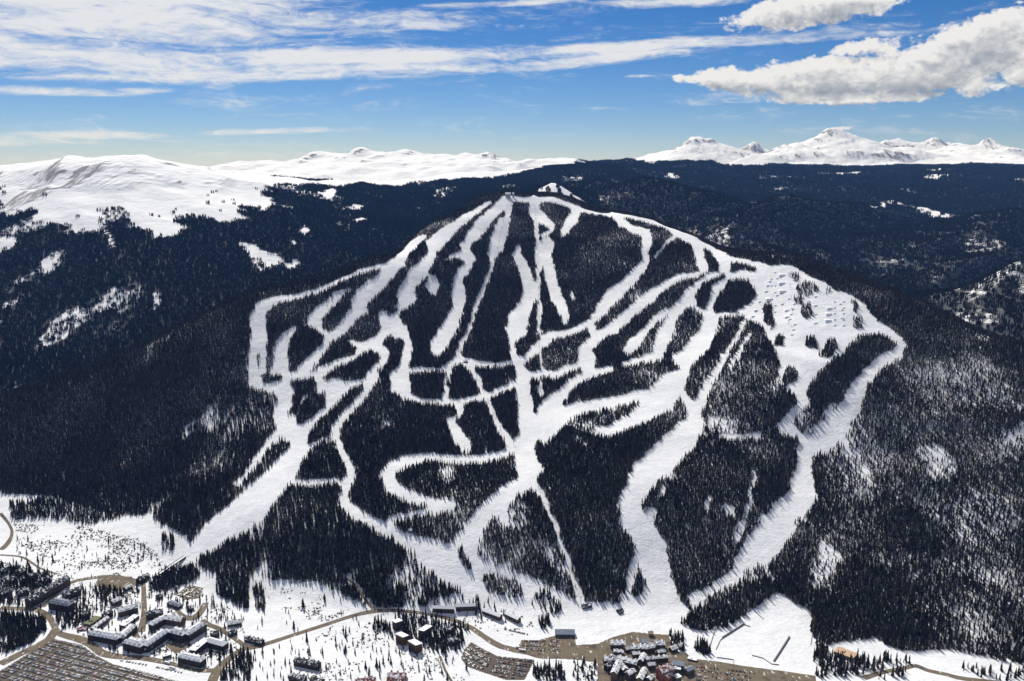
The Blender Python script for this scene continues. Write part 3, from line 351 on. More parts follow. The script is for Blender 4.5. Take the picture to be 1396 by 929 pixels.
ROADS = [
 [(611,1398,12.9),(651,1416,10.0),(697,1430,10.2),(719,1437,10.9),(734,1423,11.0),(761,1409,11.1),(789,1395,12.8),(878,1375,14.7)],
 [(305,1480,14.8),(320,1453,20),(363,1441,20),(418,1424,20),(472,1411,20),(528,1396,20)],
 [(136,1473,20),(103,1471,17.8),(56,1469,15.6),(30,1481,15.8),(3,1491,15.8),(-25,1506,15.5),(-53,1536,12.9),(-82,1569,11.6),(-119,1593,9.8),(-171,1609,7.3),(-229,1617,8.6),(-273,1617,11.0),(-315,1606,10.8),(-366,1576,11.8),(-415,1543,12.0),(-474,1502,13.6),(-493,1497,15.1),(-510,1467,15.5),(-519,1433,18.7),(-520,1405,18.0),(-516,1375,15.8)],
 [(-270,1616,6.9),(-300,1657,5.3),(-325,1696,5.5),(-349,1717,4.7)],
 [(-490,1497,10.0),(-520,1528,9.3),(-562,1565,11.9),(-589,1581,12.3),(-608,1598,12.0)],
 [(-520,1424,14.4),(-555,1423,10.5),(-600,1440,10.3),(-646,1456,14.3),(-675,1463,14.9),(-710,1466,17.0),(-749,1479,17.2),(-782,1507,16.0),(-813,1528,20),(-839,1539,17.9),(-866,1552,13.2),(-893,1584,10.1),(-913,1610,12.9),(-944,1636,14.3),(-973,1647,14.2),(-1002,1646,14.4),(-1032,1648,14.5)],
 [(-879,1566,16.3),(-873,1533,17.9),(-881,1506,19.1),(-896,1478,18.5),(-915,1441,20)],
 [(-799,1783,8.0),(-762,1696,10.0),(-730,1618,11.5),(-710,1554,15.5)],
 [(-1283,2095,7.8),(-1235,2047,6.5),(-1203,2001,6.9),(-1184,1946,12.9),(-1183,1915,14.7)],
 [(-950,1654,8.8),(-949,1732,9.4),(-935,1769,13.1),(-874,1790,12.6),(-821,1777,9.7)],
 [(-1168,1889,6.0),(-1112,1877,5.4),(-1043,1824,4.7),(-992,1797,4.8)],
 [(-623,1665,12.2),(-622,1626,15.1),(-630,1606,19.9),(-651,1615,10.5),(-682,1651,7.6)],
 [(-131,1468,4.5),(-117,1420,4.5),(-102,1382,4.5)],
]
LOTS = [
 [(-866,1531),(-800,1507),(-755,1469),(-712,1441),(-643,1416),(-567,1384),(-545,1364),(-884,1364),(-908,1405)],
 [(-77,1516),(-27,1469),(41,1457),(22,1394),(-11,1393),(-54,1418),(-81,1435),(-92,1461),(-88,1491)],
 [(18,1524),(52,1524),(84,1541),(120,1538),(119,1506),(139,1508),(164,1510),(154,1446),(122,1456),(41,1467),(9,1491)],
 [(160,1510),(190,1533),(230,1551),(261,1545),(298,1540),(296,1492),(321,1472),(332,1448),(308,1381),(147,1382),(154,1446)],
 [(-699,1703),(-681,1739),(-648,1723),(-642,1684),(-671,1680)],
 [(-896,1786),(-829,1790),(-789,1757),(-823,1727),(-888,1745)],
 [(327,1450),(438,1427),(526,1398),(515,1365),(302,1363)],
 [(-752,1575),(-724,1565),(-701,1533),(-734,1538)],
 [(-645,1507),(-623,1538),(-595,1507),(-614,1476)],
]
BUILDINGS = [
 {'wings': [(-977.0,1652.4,-947.8,1752.6,17)],'storeys': 5,'style': 'dark','label': 'very long dark apartment block with patchy snow on its ridge','cat': 'apartment block','name': 'long_apartment_block'},
 {'wings': [(-930.7,1654.4,-883.6,1639.7,18)],'storeys': 5,'style': 'greyroof','label': 'dark hotel with pale grey roof below the long apartment block','cat': 'hotel','name': 'hotel'},
 {'wings': [(-922.9,1685.7,-902.2,1711.9,15)],'storeys': 4,'style': 'dark','label': 'dark lodge with snow streaked roof between grey hotel and plaza','cat': 'lodge','name': 'lodge'},
 {'wings': [(-1073.7,1784.8,-1063.8,1798.9,14)],'storeys': 3,'style': 'dark','label': 'dark chalet at the end of the row by the meadow path','cat': 'house','name': 'chalet'},
 {'wings': [(-1036.4,1765.5,-1026.3,1779.1,14)],'storeys': 3,'style': 'dark','label': 'dark chalet in the middle of the row by the meadow path','cat': 'house','name': 'chalet'},
 {'wings': [(-999.5,1748.9,-987.8,1762.6,14)],'storeys': 3,'style': 'dark','label': 'dark chalet of the row nearest the long apartment block','cat': 'house','name': 'chalet'},
 {'wings': [(-1022.3,1696.5,-1008.2,1709.7,16)],'storeys': 3,'style': 'dark','label': 'dark chalet standing below the row of three chalets','cat': 'house','name': 'chalet'},
 {'wings': [(-1056.2,1692.1,-1044.1,1708.5,16)],'storeys': 3,'style': 'dark','label': 'dark chalet at the road bend west of the other chalets','cat': 'house','name': 'chalet'},
 {'wings': [(-1112.4,1791.5,-1102.3,1802.1,13)],'storeys': 3,'style': 'dark','label': 'dark chalet on the meadow edge west of the row','cat': 'house','name': 'chalet'},
 {'wings': [(-794.7,1533.8,-732.4,1514.7,19),(-732.4,1514.7,-726.8,1563.4,15)],'storeys': 4,'style': 'hotel','label': 'dark five storey hotel wing facing the large car park','cat': 'hotel','name': 'village_hotel'},
 {'wings': [(-802.9,1553.8,-793.1,1597.5,8)],'storeys': 3,'style': 'snow','label': 'narrow hall with white roof beside the green roof','cat': 'hall','name': 'narrow_hall'},
 {'wings': [(-823.9,1576.8,-814.7,1606.3,16)],'storeys': 2,'style': 'green','label': 'low building with flat olive green roof','cat': 'hall','name': 'flat_roofed_hall'},
 {'wings': [(-835.6,1565.2,-818.8,1565.3,9)],'storeys': 1,'style': 'redroof','label': 'low pavilion with red and white roof by the traffic circle','cat': 'pavilion','name': 'pavilion'},
 {'wings': [(-712.8,1498.3,-673.9,1482.7,19),(-673.9,1482.7,-653.9,1535.7,17)],'storeys': 5,'style': 'hotel','label': 'large dark hotel at the foot of the pedestrian street','cat': 'hotel','name': 'village_hotel'},
 {'wings': [(-642.8,1535.7,-611.7,1522.3,18),(-611.7,1522.3,-592.6,1563.1,17)],'storeys': 5,'style': 'hotel','label': 'dark angled hotel with dormers between the two plazas','cat': 'hotel','name': 'village_hotel'},
 {'wings': [(-580.7,1469.0,-567.8,1509.9,13),(-567.8,1509.9,-527.9,1491.7,15)],'storeys': 4,'style': 'hotelw','label': 'corner hotel with one flat white roof near the road fork','cat': 'hotel','name': 'village_hotel'},
 {'wings': [(-596.3,1453.6,-549.8,1437.0,16)],'storeys': 4,'style': 'hotel','label': 'dark lodge with snowy roof facing the shuttle road','cat': 'lodge','name': 'lodge'},
 {'wings': [(-780.2,1617.9,-750.7,1637.9,15)],'storeys': 4,'style': 'snow','label': 'lodge with blue white snowy roof north of the courtyard','cat': 'lodge','name': 'lodge'},
 {'wings': [(-752.6,1569.8,-741.2,1610.3,13)],'storeys': 2,'style': 'flat','label': 'courtyard building with flat white roof','cat': 'hall','name': 'courtyard_building'},
 {'wings': [(-693.2,1560.5,-673.2,1596.8,13)],'storeys': 4,'style': 'hotel','label': 'dark lodge with long snowy ridge beside the pedestrian street','cat': 'lodge','name': 'lodge'},
 {'wings': [(-670.0,1588.2,-638.2,1579.3,15)],'storeys': 4,'style': 'snow','label': 'snow roofed lodge behind the angled hotel','cat': 'lodge','name': 'lodge'},
 {'wings': [(-697.3,1662.6,-667.5,1646.4,11)],'storeys': 2,'style': 'greyroof','label': 'low grey roofed building beside the small snowy car park','cat': 'hall','name': 'low_hall'},
 {'wings': [(-719.3,1604.0,-690.3,1614.8,14)],'storeys': 4,'style': 'dark','label': 'dark tree-screened building along the pedestrian street','cat': 'lodge','name': 'lodge'},
 {'wings': [(-798.9,1757.1,-788.2,1781.5,13)],'storeys': 3,'style': 'dark','label': 'dark lift station at the top of the pedestrian street','cat': 'lift station','name': 'lift_station'},
 {'wings': [(-813.8,1725.4,-808.1,1741.2,9)],'storeys': 2,'style': 'snow','label': 'small snowy roofed shed beside the lift station plaza','cat': 'shed','name': 'shed'},
 {'wings': [(-551.1,1577.0,-526.5,1585.0,13)],'storeys': 2,'style': 'snow','label': 'pair-roofed snowy house above the road fork','cat': 'house','name': 'house'},
 {'wings': [(-540.5,1500.0,-531.6,1510.4,13)],'storeys': 2,'style': 'greyroof','label': 'small house with grey roof inside the road fork','cat': 'house','name': 'house'},
 {'wings': [(-498.4,1523.1,-464.5,1510.1,12)],'storeys': 2,'style': 'dark','label': 'low dark house along the road by the open field','cat': 'house','name': 'house'},
 {'wings': [(-386.9,1443.5,-341.5,1427.3,14)],'storeys': 3,'style': 'dark','label': 'long dark house in the scattered trees below the road','cat': 'house','name': 'house'},
 {'wings': [(-384.4,1395.0,-357.4,1388.5,14)],'storeys': 2,'style': 'dark','label': 'dark cluster house at the end of the farm lane','cat': 'house','name': 'house'},
 {'wings': [(-225.9,1557.8,-214.2,1565.5,15)],'storeys': 5,'style': 'condo','label': 'condominium block with white flat roof closest to the main road','cat': 'apartment block','name': 'condominium'},
 {'wings': [(-212.7,1520.1,-197.6,1507.7,14)],'storeys': 5,'style': 'condo','label': 'condominium block with split white roof in the middle of the grove','cat': 'apartment block','name': 'condominium'},
 {'wings': [(-185.3,1495.3,-170.2,1480.2,15)],'storeys': 5,'style': 'condo','label': 'condominium block with twin white roof above the curved drive','cat': 'apartment block','name': 'condominium'},
 {'wings': [(-171.0,1528.2,-157.5,1546.2,14)],'storeys': 5,'style': 'condo','label': 'condominium block with tilted white roof among dark trees','cat': 'apartment block','name': 'condominium'},
 {'wings': [(-269.3,1377.6,-235.1,1384.2,16)],'storeys': 2,'style': 'red','label': 'red brown low building with snow patches beside the lane','cat': 'house','name': 'brown_building'},
 {'wings': [(-214.8,1392.9,-184.2,1392.3,24)],'storeys': 2,'style': 'red','label': 'square red brown building with white roof panels','cat': 'house','name': 'brown_building'},
 {'wings': [(-156.8,1618.5,-114.6,1615.9,10)],'storeys': 3,'style': 'bar','label': 'long narrow apartment row closest to the forest edge','cat': 'apartment block','name': 'apartment_row'},
 {'wings': [(-112.0,1622.1,-72.9,1625.5,10)],'storeys': 3,'style': 'bar','label': 'long narrow apartment row second from the forest edge','cat': 'apartment block','name': 'apartment_row'},
 {'wings': [(-56.6,1617.8,-21.5,1592.8,10)],'storeys': 3,'style': 'bar','label': 'narrow apartment row angled down the slope between trees','cat': 'apartment block','name': 'apartment_row'},
 {'wings': [(-11.6,1607.8,14.2,1583.7,10)],'storeys': 3,'style': 'bar','label': 'narrow apartment row at the eastern end of the slope','cat': 'apartment block','name': 'apartment_row'},
 {'wings': [(82.1,1542.0,118.3,1541.3,17)],'storeys': 2,'style': 'metal','label': 'day lodge with long silver metal roof above the car park','cat': 'lodge','name': 'day_lodge'},
 {'wings': [(181.7,1497.9,208.8,1497.8,13)],'storeys': 3,'style': 'snow','label': 'village block with snowy dormered roof at the west edge','cat': 'lodge','name': 'village_block'},
 {'wings': [(217.2,1480.0,241.3,1479.9,13),(241.3,1479.9,259.9,1487.2,13)],'storeys': 4,'style': 'snow','label': 'village hall with stepped snowy roofs facing the slope','cat': 'lodge','name': 'village_block'},
 {'wings': [(238.8,1499.8,252.3,1499.7,12)],'storeys': 4,'style': 'metal','label': 'village building with square blue grey metal roof','cat': 'lodge','name': 'village_block'},
 {'wings': [(262.9,1497.4,281.9,1497.2,13)],'storeys': 3,'style': 'snow','label': 'village block with ribbed snowy roof near the lift plaza','cat': 'lodge','name': 'village_block'},
 {'wings': [(186.3,1478.1,203.1,1473.1,8)],'storeys': 2,'style': 'snow','label': 'low snowy terrace building behind the west village block','cat': 'lodge','name': 'village_block'},
 {'wings': [(163.6,1440.6,183.5,1442.9,14)],'storeys': 4,'style': 'snow','label': 'snow roofed block beside the village parking yard','cat': 'lodge','name': 'village_block'},
 {'wings': [(188.7,1443.0,221.8,1426.2,14)],'storeys': 4,'style': 'snow','label': 'long snow roofed block crossing the village middle','cat': 'lodge','name': 'village_block'},
 {'wings': [(176.0,1388.8,189.2,1425.8,11)],'storeys': 5,'style': 'snow','label': 'steep white roofed tower block above the river trees','cat': 'lodge','name': 'village_block'},
 {'wings': [(192.7,1421.4,198.4,1405.0,10)],'storeys': 4,'style': 'snow','label': 'short snowy wing beside the steep white roofed block','cat': 'lodge','name': 'village_block'},
 {'wings': [(239.1,1445.9,279.6,1452.8,8)],'storeys': 3,'style': 'snow','label': 'narrow village row with straight white roof','cat': 'lodge','name': 'village_block'},
 {'wings': [(228.8,1438.6,238.6,1460.5,9)],'storeys': 3,'style': 'snow','label': 'small snowy gabled house in the village middle','cat': 'house','name': 'village_house'},
 {'wings': [(254.6,1390.4,278.6,1404.2,17)],'storeys': 6,'style': 'red','label': 'red brick tower block in the ski village','cat': 'apartment block','name': 'brick_block'},
 {'wings': [(284.4,1428.5,303.8,1421.3,12)],'storeys': 4,'style': 'metal','label': 'grey roofed block beside the red brick tower','cat': 'lodge','name': 'village_block'},
 {'wings': [(282.5,1417.2,296.3,1414.8,11)],'storeys': 3,'style': 'flat','label': 'flat white roofed block behind the red brick tower','cat': 'lodge','name': 'village_block'},
 {'wings': [(281.0,1387.1,290.7,1391.7,10)],'storeys': 3,'style': 'flat','label': 'small white roofed block at the village river side','cat': 'lodge','name': 'village_block'},
 {'wings': [(218.6,1375.8,232.0,1407.5,10)],'storeys': 4,'style': 'snow','label': 'long white gabled block pointing toward the river','cat': 'lodge','name': 'village_block'},
 {'wings': [(234.4,1380.6,243.4,1389.6,9)],'storeys': 3,'style': 'snow','label': 'small snowy house beside the long white gabled block','cat': 'house','name': 'village_house'},
 {'wings': [(240.1,1426.7,253.5,1429.2,9)],'storeys': 3,'style': 'snow','label': 'house with round snowy roof beside the brick tower','cat': 'house','name': 'village_house'},
 {'wings': [(304.0,1407.8,317.3,1416.9,10)],'storeys': 3,'style': 'metal','label': 'silver roofed house by the eastern village car park','cat': 'house','name': 'village_house'},
 {'wings': [(258.2,1537.9,266.6,1537.9,9)],'storeys': 2,'style': 'tan','label': 'small tan ticket hut at the foot of the run','cat': 'hut','name': 'ticket_hut'},
 {'wings': [(290.2,1482.4,302.3,1489.8,10)],'storeys': 2,'style': 'snow','label': 'snowy roofed house under the village pine trees','cat': 'house','name': 'village_house'},
 {'wings': [(306.8,1492.3,317.2,1497.3,9)],'storeys': 2,'style': 'snow','label': 'little snowy house beyond the village pine trees','cat': 'house','name': 'village_house'},
 {'wings': [(317.8,1458.1,332.2,1450.7,7)],'storeys': 1,'style': 'flat','label': 'low white roofed shed along the village road','cat': 'shed','name': 'shed'},
 {'wings': [(594.0,1482.8,619.8,1458.7,22)],'storeys': 2,'style': 'tanflat','label': 'large tan flat roofed house alone in the pines','cat': 'house','name': 'tan_house'},
 {'wings': [(-31.8,4304.2,-6.9,4304.2,22)],'storeys': 6,'style': 'summit','label': 'snow covered summit lodge on top of the ski mountain','cat': 'lodge','name': 'summit_lodge'},
 {'wings': [(1.7,4326.8,10.7,4326.8,12)],'storeys': 6,'style': 'summit','label': 'small tall snow covered hut beside the summit lodge','cat': 'hut','name': 'summit_hut'},
 {'wings': [(-227.3,1829.9,-221.0,1831.3,9)],'storeys': 1,'style': 'snow','label': 'lone snowy hut in the clearing above the lower run','cat': 'hut','name': 'hut'},
 {'wings': [(-151.5,2710.8,-140.3,2710.8,12)],'storeys': 1,'style': 'snow','label': 'mid mountain lift hut where the forest strips meet','cat': 'hut','name': 'lift_hut'},
 {'wings': [(831.3,2683.2,840.3,2683.2,9)],'storeys': 1,'style': 'dark','label': 'dark lift hut in the terrain park','cat': 'hut','name': 'lift_hut'},
 {'wings': [(-348.1,1858.8,-336.1,1855.3,10)],'storeys': 1,'style': 'dark','label': 'dark maintenance shed at the forest edge beside the run','cat': 'shed','name': 'shed'},
 {'wings': [(139.0,1630.8,158.3,1634.8,10)],'storeys': 1,'style': 'dark','label': 'dark lift station at the bottom of the straight forest cut','cat': 'lift station','name': 'lift_station'},
 {'wings': [(209.0,1615.7,218.2,1620.2,12)],'storeys': 1,'style': 'dark','label': 'dark lift station on the wide snow at the run foot','cat': 'lift station','name': 'lift_station'},
 {'wings': [(-731.8,1685.9,-723.0,1694.4,10)],'storeys': 2,'style': 'dark','label': 'small dark cabin beside the grove under the ski bridge','cat': 'house','name': 'cabin'},
 {'wings': [(-649.3,1636.9,-639.4,1642.2,10)],'storeys': 2,'style': 'snow','label': 'small snowy house below the little snowy car park','cat': 'house','name': 'cabin'},
 {'wings': [(-805.9,1606.5,-795.1,1621.2,11)],'storeys': 3,'style': 'dark','label': 'dark lodge tucked behind the narrow white roofed hall','cat': 'lodge','name': 'lodge'},
 {'wings': [(-674.9,1483.5,-665.7,1493.9,11)],'storeys': 2,'style': 'hotel','label': 'low snowy annex in front of the large dark hotel','cat': 'hall','name': 'annex'},
 {'wings': [(-631.5,1461.4,-619.7,1468.9,10)],'storeys': 2,'style': 'flat','label': 'flat roofed kiosk by the frozen plaza','cat': 'kiosk','name': 'kiosk'},
 {'wings': [(-566.9,1531.0,-558.0,1541.8,10)],'storeys': 3,'style': 'dark','label': 'dark corner house beside the corner hotel','cat': 'house','name': 'house'},
 {'wings': [(-537.4,1542.0,-527.3,1550.1,11)],'storeys': 2,'style': 'dark','label': 'dark house in trees west of the open field','cat': 'house','name': 'house'},
 {'wings': [(-1071.8,1747.2,-1063.8,1761.0,13)],'storeys': 3,'style': 'dark','label': 'dark chalet between the chalet row and the road','cat': 'house','name': 'chalet'},
 {'wings': [(-988.1,1694.6,-981.3,1710.8,13)],'storeys': 3,'style': 'dark','label': 'dark chalet close under the long apartment block','cat': 'house','name': 'chalet'},
 {'wings': [(-813.2,1661.9,-802.2,1677.9,12)],'storeys': 3,'style': 'snow','label': 'snowy roofed lodge in the trees by the lift plaza','cat': 'lodge','name': 'lodge'},
 {'wings': [(-848.9,1605.9,-843.1,1624.4,12)],'storeys': 3,'style': 'dark','label': 'dark lodge in trees beside the green roofed hall','cat': 'lodge','name': 'lodge'},
 {'wings': [(-346.0,1388.5,-325.1,1379.4,12)],'storeys': 2,'style': 'dark','label': 'dark low house beside the farm lane trees','cat': 'house','name': 'house'},
 {'wings': [(-128.1,1543.8,-111.9,1551.2,10)],'storeys': 3,'style': 'dark','label': 'dark house in the open wood beside the condominiums','cat': 'house','name': 'house'},
 {'wings': [(-116.9,1503.0,-101.1,1510.5,10)],'storeys': 3,'style': 'dark','label': 'second dark house lower in the open wood','cat': 'house','name': 'house'},
 {'wings': [(207.0,1483.0,218.4,1488.0,8)],'storeys': 2,'style': 'snow','label': 'tiny snowy shop between the west village blocks','cat': 'shop','name': 'shop'},
 {'wings': [(217.7,1462.9,231.3,1465.4,9)],'storeys': 3,'style': 'snow','label': 'snowy shop row south of the village hall','cat': 'shop','name': 'shop'},
 {'wings': [(264.5,1472.9,278.6,1477.6,8)],'storeys': 2,'style': 'snow','label': 'snowy shop beside the lift plaza path','cat': 'shop','name': 'shop'},
 {'wings': [(199.2,1391.4,212.1,1402.7,10)],'storeys': 4,'style': 'snow','label': 'snowy lodge under trees beside the steep white block','cat': 'lodge','name': 'lodge'},
 {'wings': [(165.4,1419.7,175.5,1429.0,10)],'storeys': 3,'style': 'dark','label': 'dark house beside the village parking yard','cat': 'house','name': 'house'},
 {'wings': [(264.8,1382.1,275.3,1391.3,9)],'storeys': 4,'style': 'red','label': 'small red brick wing beside the brick tower','cat': 'house','name': 'brick_house'},
]
TREE_PLACES = [
 (-923,1554,'in the dense grove inside the road bend'),
 (-1099,2096,'in the belt along the upper edge of the meadow'),
 (-729,1768,'in the grove below the ski bridge'),
 (-578,1715,'in the forest tongue above the snowy car park'),
 (-520,1679,'in the narrow strip at the field edge'),
 (-837,1707,'behind the hotels near the lift plaza'),
 (-870,1604,'around the hotel by the traffic circle'),
 (-1046,1755,'among the dark chalets'),
 (-493,1433,'in the thin wood below the road fork'),
 (-244,1534,'in the small wood west of the condominiums'),
 (-194,1560,'between the condominium blocks'),
 (-137,1500,'in the block of trees below the condominiums'),
 (-108,1542,'in the open wood beside the curving car park road'),
 (-264,1468,'scattered over the bumpy snow below the main road'),
 (-347,1420,'around the farm lane house'),
 (-114,1427,'along the creek lane below the condominiums'),
 (67,1413,'in the round clump beside the curved car park'),
 (132,1420,'in the snow between car park and village'),
 (239,1443,'among the village roofs'),
 (306,1509,'in the pines at the village edge'),
 (349,1489,'in the pair of pines beside the practice slope'),
 (594,1444,'below the tan roofed house'),
 (648,1556,'above the tan roofed house'),
 (850,1408,'along the road under the eastern forest'),
 (441,1629,'in the wooded island beside the practice slope'),
 (62,1648,'in the loose row on the lower slope'),
 (-12,1685,'in the clump where the lower runs join'),
 (-69,1622,'beside the narrow apartment rows'),
 (61,1582,'beside the metal roofed day lodge'),
 (-400,1480,'by the roadside near the open field'),
 (-961,1875,'standing in the scrubby meadow'),
 (-207,1680,'at the forest edge above the main road'),
 (750,1501,'at the foot of the eastern forest'),
 (209,1644,'at the forest foot beside the wide run'),
 (-462,1745,'at the forest edge above the willow flats'),
 (673,1479,'around the forest road'),
 (304,1688,'at the tip of the forest between the runs'),
]
CAR_PARKS = [
 ([(-862,1525),(-797,1502),(-756,1466),(-718,1439),(-649,1416),(-571,1384),(-890,1383),(-905,1410)],-0.371,'the large car park',0.93),
 ([(-78,1508),(-35,1474),(-44,1428),(-56,1425),(-79,1439),(-88,1461),(-86,1486)],-0.769,'the western curved lot',0.93),
 ([(-21,1466),(38,1455),(20,1398),(-10,1398),(-39,1416),(-29,1457)],-0.249,'the eastern curved lot',0.95),
 ([(19,1521),(51,1521),(89,1534),(89,1481),(50,1474),(19,1491)],-0.063,'the day lodge yard',0.62),
 ([(-696,1703),(-679,1733),(-650,1720),(-647,1690),(-673,1686)],1.066,'the small snowy car park',0.75),
 ([(329,1436),(428,1415),(418,1388),(313,1388)],-0.207,'the practice slope car park',0.4),
]
CAR_LINES = [
 ([(-71.5,1588.7),(-48.3,1576.5)],'along the snow bank above the curve',0.5),
 ([(-14.1,1561.7),(33.4,1541.9)],'in the line on the snow below the apartment rows',0.85),
 ([(-704.3,1453.5),(-644.8,1437.0)],'along the shuttle road',0.5),
 ([(-637.3,1434.6),(-577.6,1413.9)],'on the lower edge of the shuttle road',0.5),
 ([(-591.4,1451.8),(-537.3,1428.3)],'beside the corner hotel',0.5),
 ([(-595.8,1573.2),(-553.4,1538.6)],'on the road below the snowy house',0.3),
]
BUSES = [
 [(18.9,1486.3),(32.3,1482.6)],
 [(-602.1,1427.7),(-590.0,1423.1)],
 [(-617.5,1444.2),(-606.5,1439.5)],
 [(10.8,1496.3),(17.6,1493.8)],
]
LIFTS = [
 ([(-10.6,4323.2),(-60.0,3629.0),(-102.3,3317.4),(-127.0,3162.2),(-146.6,2952.3),(-170.0,2751.7)],'upper west chairlift'),
 ([(108.2,4261.1),(109.7,3917.1),(107.2,3697.1),(101.6,3383.6),(97.4,3137.5),(88.2,2820.3),(84.5,2539.2)],'summit chairlift'),
 ([(62.2,1980.3),(74.7,1941.7),(94.8,1857.6),(109.2,1788.6),(126.8,1715.0),(138.5,1643.8)],'lower forest cut lift'),
 ([(-141.6,2692.6),(-99.4,2596.3),(-84.0,2523.4),(-57.8,2406.3),(-33.6,2297.1),(3.8,2215.4)],'middle strip lift'),
 ([(974.9,3133.8),(934.2,2945.6),(901.1,2812.7),(838.3,2688.0)],'terrain park lift'),
]
RAMPS = [
 (940.9,3075.7,24),
 (926.5,3023.1,25),
 (914.1,2969.3,25),
 (896.9,3061.1,13),
 (883.6,3038.5,13),
 (870.2,3005.6,14),
 (865.6,2950.6,26),
 (895.2,2849.2,16),
 (894.4,2897.3,12),
 (883.4,2807.3,16),
 (812.9,2913.5,16),
 (795.4,2881.8,14),
 (1014.2,2797.0,20),
 (1001.9,2765.8,21),
 (988.3,2730.5,22),
 (1054.3,2813.0,10),
 (1046.5,2775.9,10),
 (1032.0,2732.6,11),
 (894.2,2958.4,12),
 (923.0,3065.1,10),
 (926.9,3107.7,9),
 (904.8,3072.1,9),
 (893.9,3030.5,9),
 (904.2,3022.8,9),
 (892.8,2980.3,9),
 (872.8,2950.2,9),
 (863.0,2912.8,9),
 (872.7,2904.6,9),
 (861.8,2864.1,9),
 (1041.9,2831.7,9),
 (1067.5,2824.2,9),
 (1030.0,2795.8,9),
 (1054.9,2787.3,9),
 (1019.3,2763.1,9),
 (1043.6,2753.9,9),
 (1009.2,2732.0,9),
 (1033.7,2724.1,9),
 (999.4,2701.9,9),
 (1024.6,2696.4,9),
 (920.1,2912.8,10),
 (925.3,2872.8,10),
 (913.0,2845.9,10),
 (900.5,2818.7,10),
 (886.7,2786.7,10),
 (891.0,2746.4,10),
 (878.6,2719.1,10),
 (865.6,2689.7,10),
 (996.0,2880.4,12),
 (980.3,2829.3,12),
 (965.9,2782.3,12),
 (950.1,2731.2,12),
 (836.1,2958.2,11),
 (834.5,2913.7,11),
 (831.7,2866.0,11),
 (826.7,2812.0,11),
 (823.5,2765.4,11),
]
CARPETS = [
 [(471.0,1451.0),(523.6,1532.5)],
 [(397.1,1530.3),(447.7,1577.2)],
]
BRIDGE = [
 (-763.5,1781.5),
 (-727.5,1839.3),
]
FENCES = [
 [(365.0,1497.5),(386.4,1550.6)],
 [(375.6,1490.1),(391.2,1522.6),(405.2,1535.5)],
 [(436.4,1469.9),(453.8,1460.4),(464.3,1441.4),(476.7,1439.2)],
 [(447.7,1577.2),(459.9,1569.2)],
 [(485.0,1610.5),(491.9,1593.4)],
 [(592.0,1610.8),(575.1,1554.2),(554.9,1505.3)],
 [(370.7,1462.6),(399.5,1455.3),(394.2,1433.8)],
]
# ---------------------------------------------------------------- terrain maths (metres; +Y is up-valley, z=0 is the valley floor)
def _hash(ix, iy, seed):
    h = (ix.astype(np.int64)*374761393 + iy.astype(np.int64)*668265263 + seed*974634777) & 0xffffffff
    h = ((h ^ (h >> 13))*1274126177) & 0xffffffff
    h = ((h ^ (h >> 16))*2246822519) & 0xffffffff
    return ((h ^ (h >> 15)) & 0xffff)/65535.0
def vnoise(x, y, seed=0):
    x0 = np.floor(x); y0 = np.floor(y); fx = x-x0; fy = y-y0
    fx = fx*fx*fx*(fx*(fx*6-15)+10); fy = fy*fy*fy*(fy*(fy*6-15)+10)
    a = _hash(x0, y0, seed); b = _hash(x0+1, y0, seed); c = _hash(x0, y0+1, seed); d = _hash(x0+1, y0+1, seed)
    return (a+(b-a)*fx)*(1-fy)+(c+(d-c)*fx)*fy
def fbm(x, y, wl, octs=4, seed=0, gain=.5):
    v = 0; a = 1; t = 0
    for k in range(octs):
        s = 2.03**k/wl
        v = v+a*(vnoise(x*s+17.3*k, y*s-9.1*k, seed+k)*2-1); t += a; a *= gain
    return v/t
def ridged(x, y, wl, octs=4, seed=0):
    v = 0; a = 1; t = 0
    for k in range(octs):
        s = 2.03**k/wl
        v = v+a*(1-np.abs(vnoise(x*s+7.7*k, y*s+3.3*k, seed+k)*2-1)*2); t += a; a *= .5
    return v/t
def sstep(a, b, x):
    t = np.clip((x-a)/(b-a), 0, 1); return t*t*(3-2*t)
class Spline:                                            # smooth thin-plate sheet through surveyed heights
    def __init__(s, pts, reg=0.0):
        P = np.array(pts, float); s.p = P[:, :2]/1000; n = len(P)
        K = s.k(np.hypot(s.p[:, None, 0]-s.p[None, :, 0], s.p[:, None, 1]-s.p[None, :, 1]))+np.diag(P[:, 3] if P.shape[1] > 3 else np.full(n, reg))
        Q = np.c_[np.ones(n), s.p]
        s.w = np.linalg.solve(np.r_[np.c_[K, Q], np.c_[Q.T, np.zeros((3, 3))]], np.r_[P[:, 2], 0, 0, 0])
    @staticmethod
    def k(r): return r*r*np.log(r+1e-9)
    def __call__(s, x, y):
        x = np.asarray(x, float)/1000; y = np.asarray(y, float)/1000
        v = s.w[-3]+s.w[-2]*x+s.w[-1]*y
        for i in range(len(s.p)):
            v = v+s.w[i]*s.k(np.hypot(x-s.p[i, 0], y-s.p[i, 1]))
        return v
SPL = {k: Spline(v, .004) for k, v in SURVEY.items()}
def z_ski_mountain(x, y):
    z = SPL['ski'](x, y)
    hill = sstep(12, 90, z)
    z = z+hill*(fbm(x, y, 420, 4, 3)*14+ridged(x, y*.3, 520, 3, 5)*9-3)
    right = sstep(560, 900, x)*hill*sstep(430, 330, z)
    z = z+right*(ridged((x*.8+y*.6), (y*.8-x*.6)*.45, 300, 3, 21)*20-6)
    flat = sstep(20, 2, z)                               # the valley floor is nearly level
    z = z*(1-flat)+flat*(z*.5+fbm(x, y, 160, 3, 9)*1.2+2)
    return z
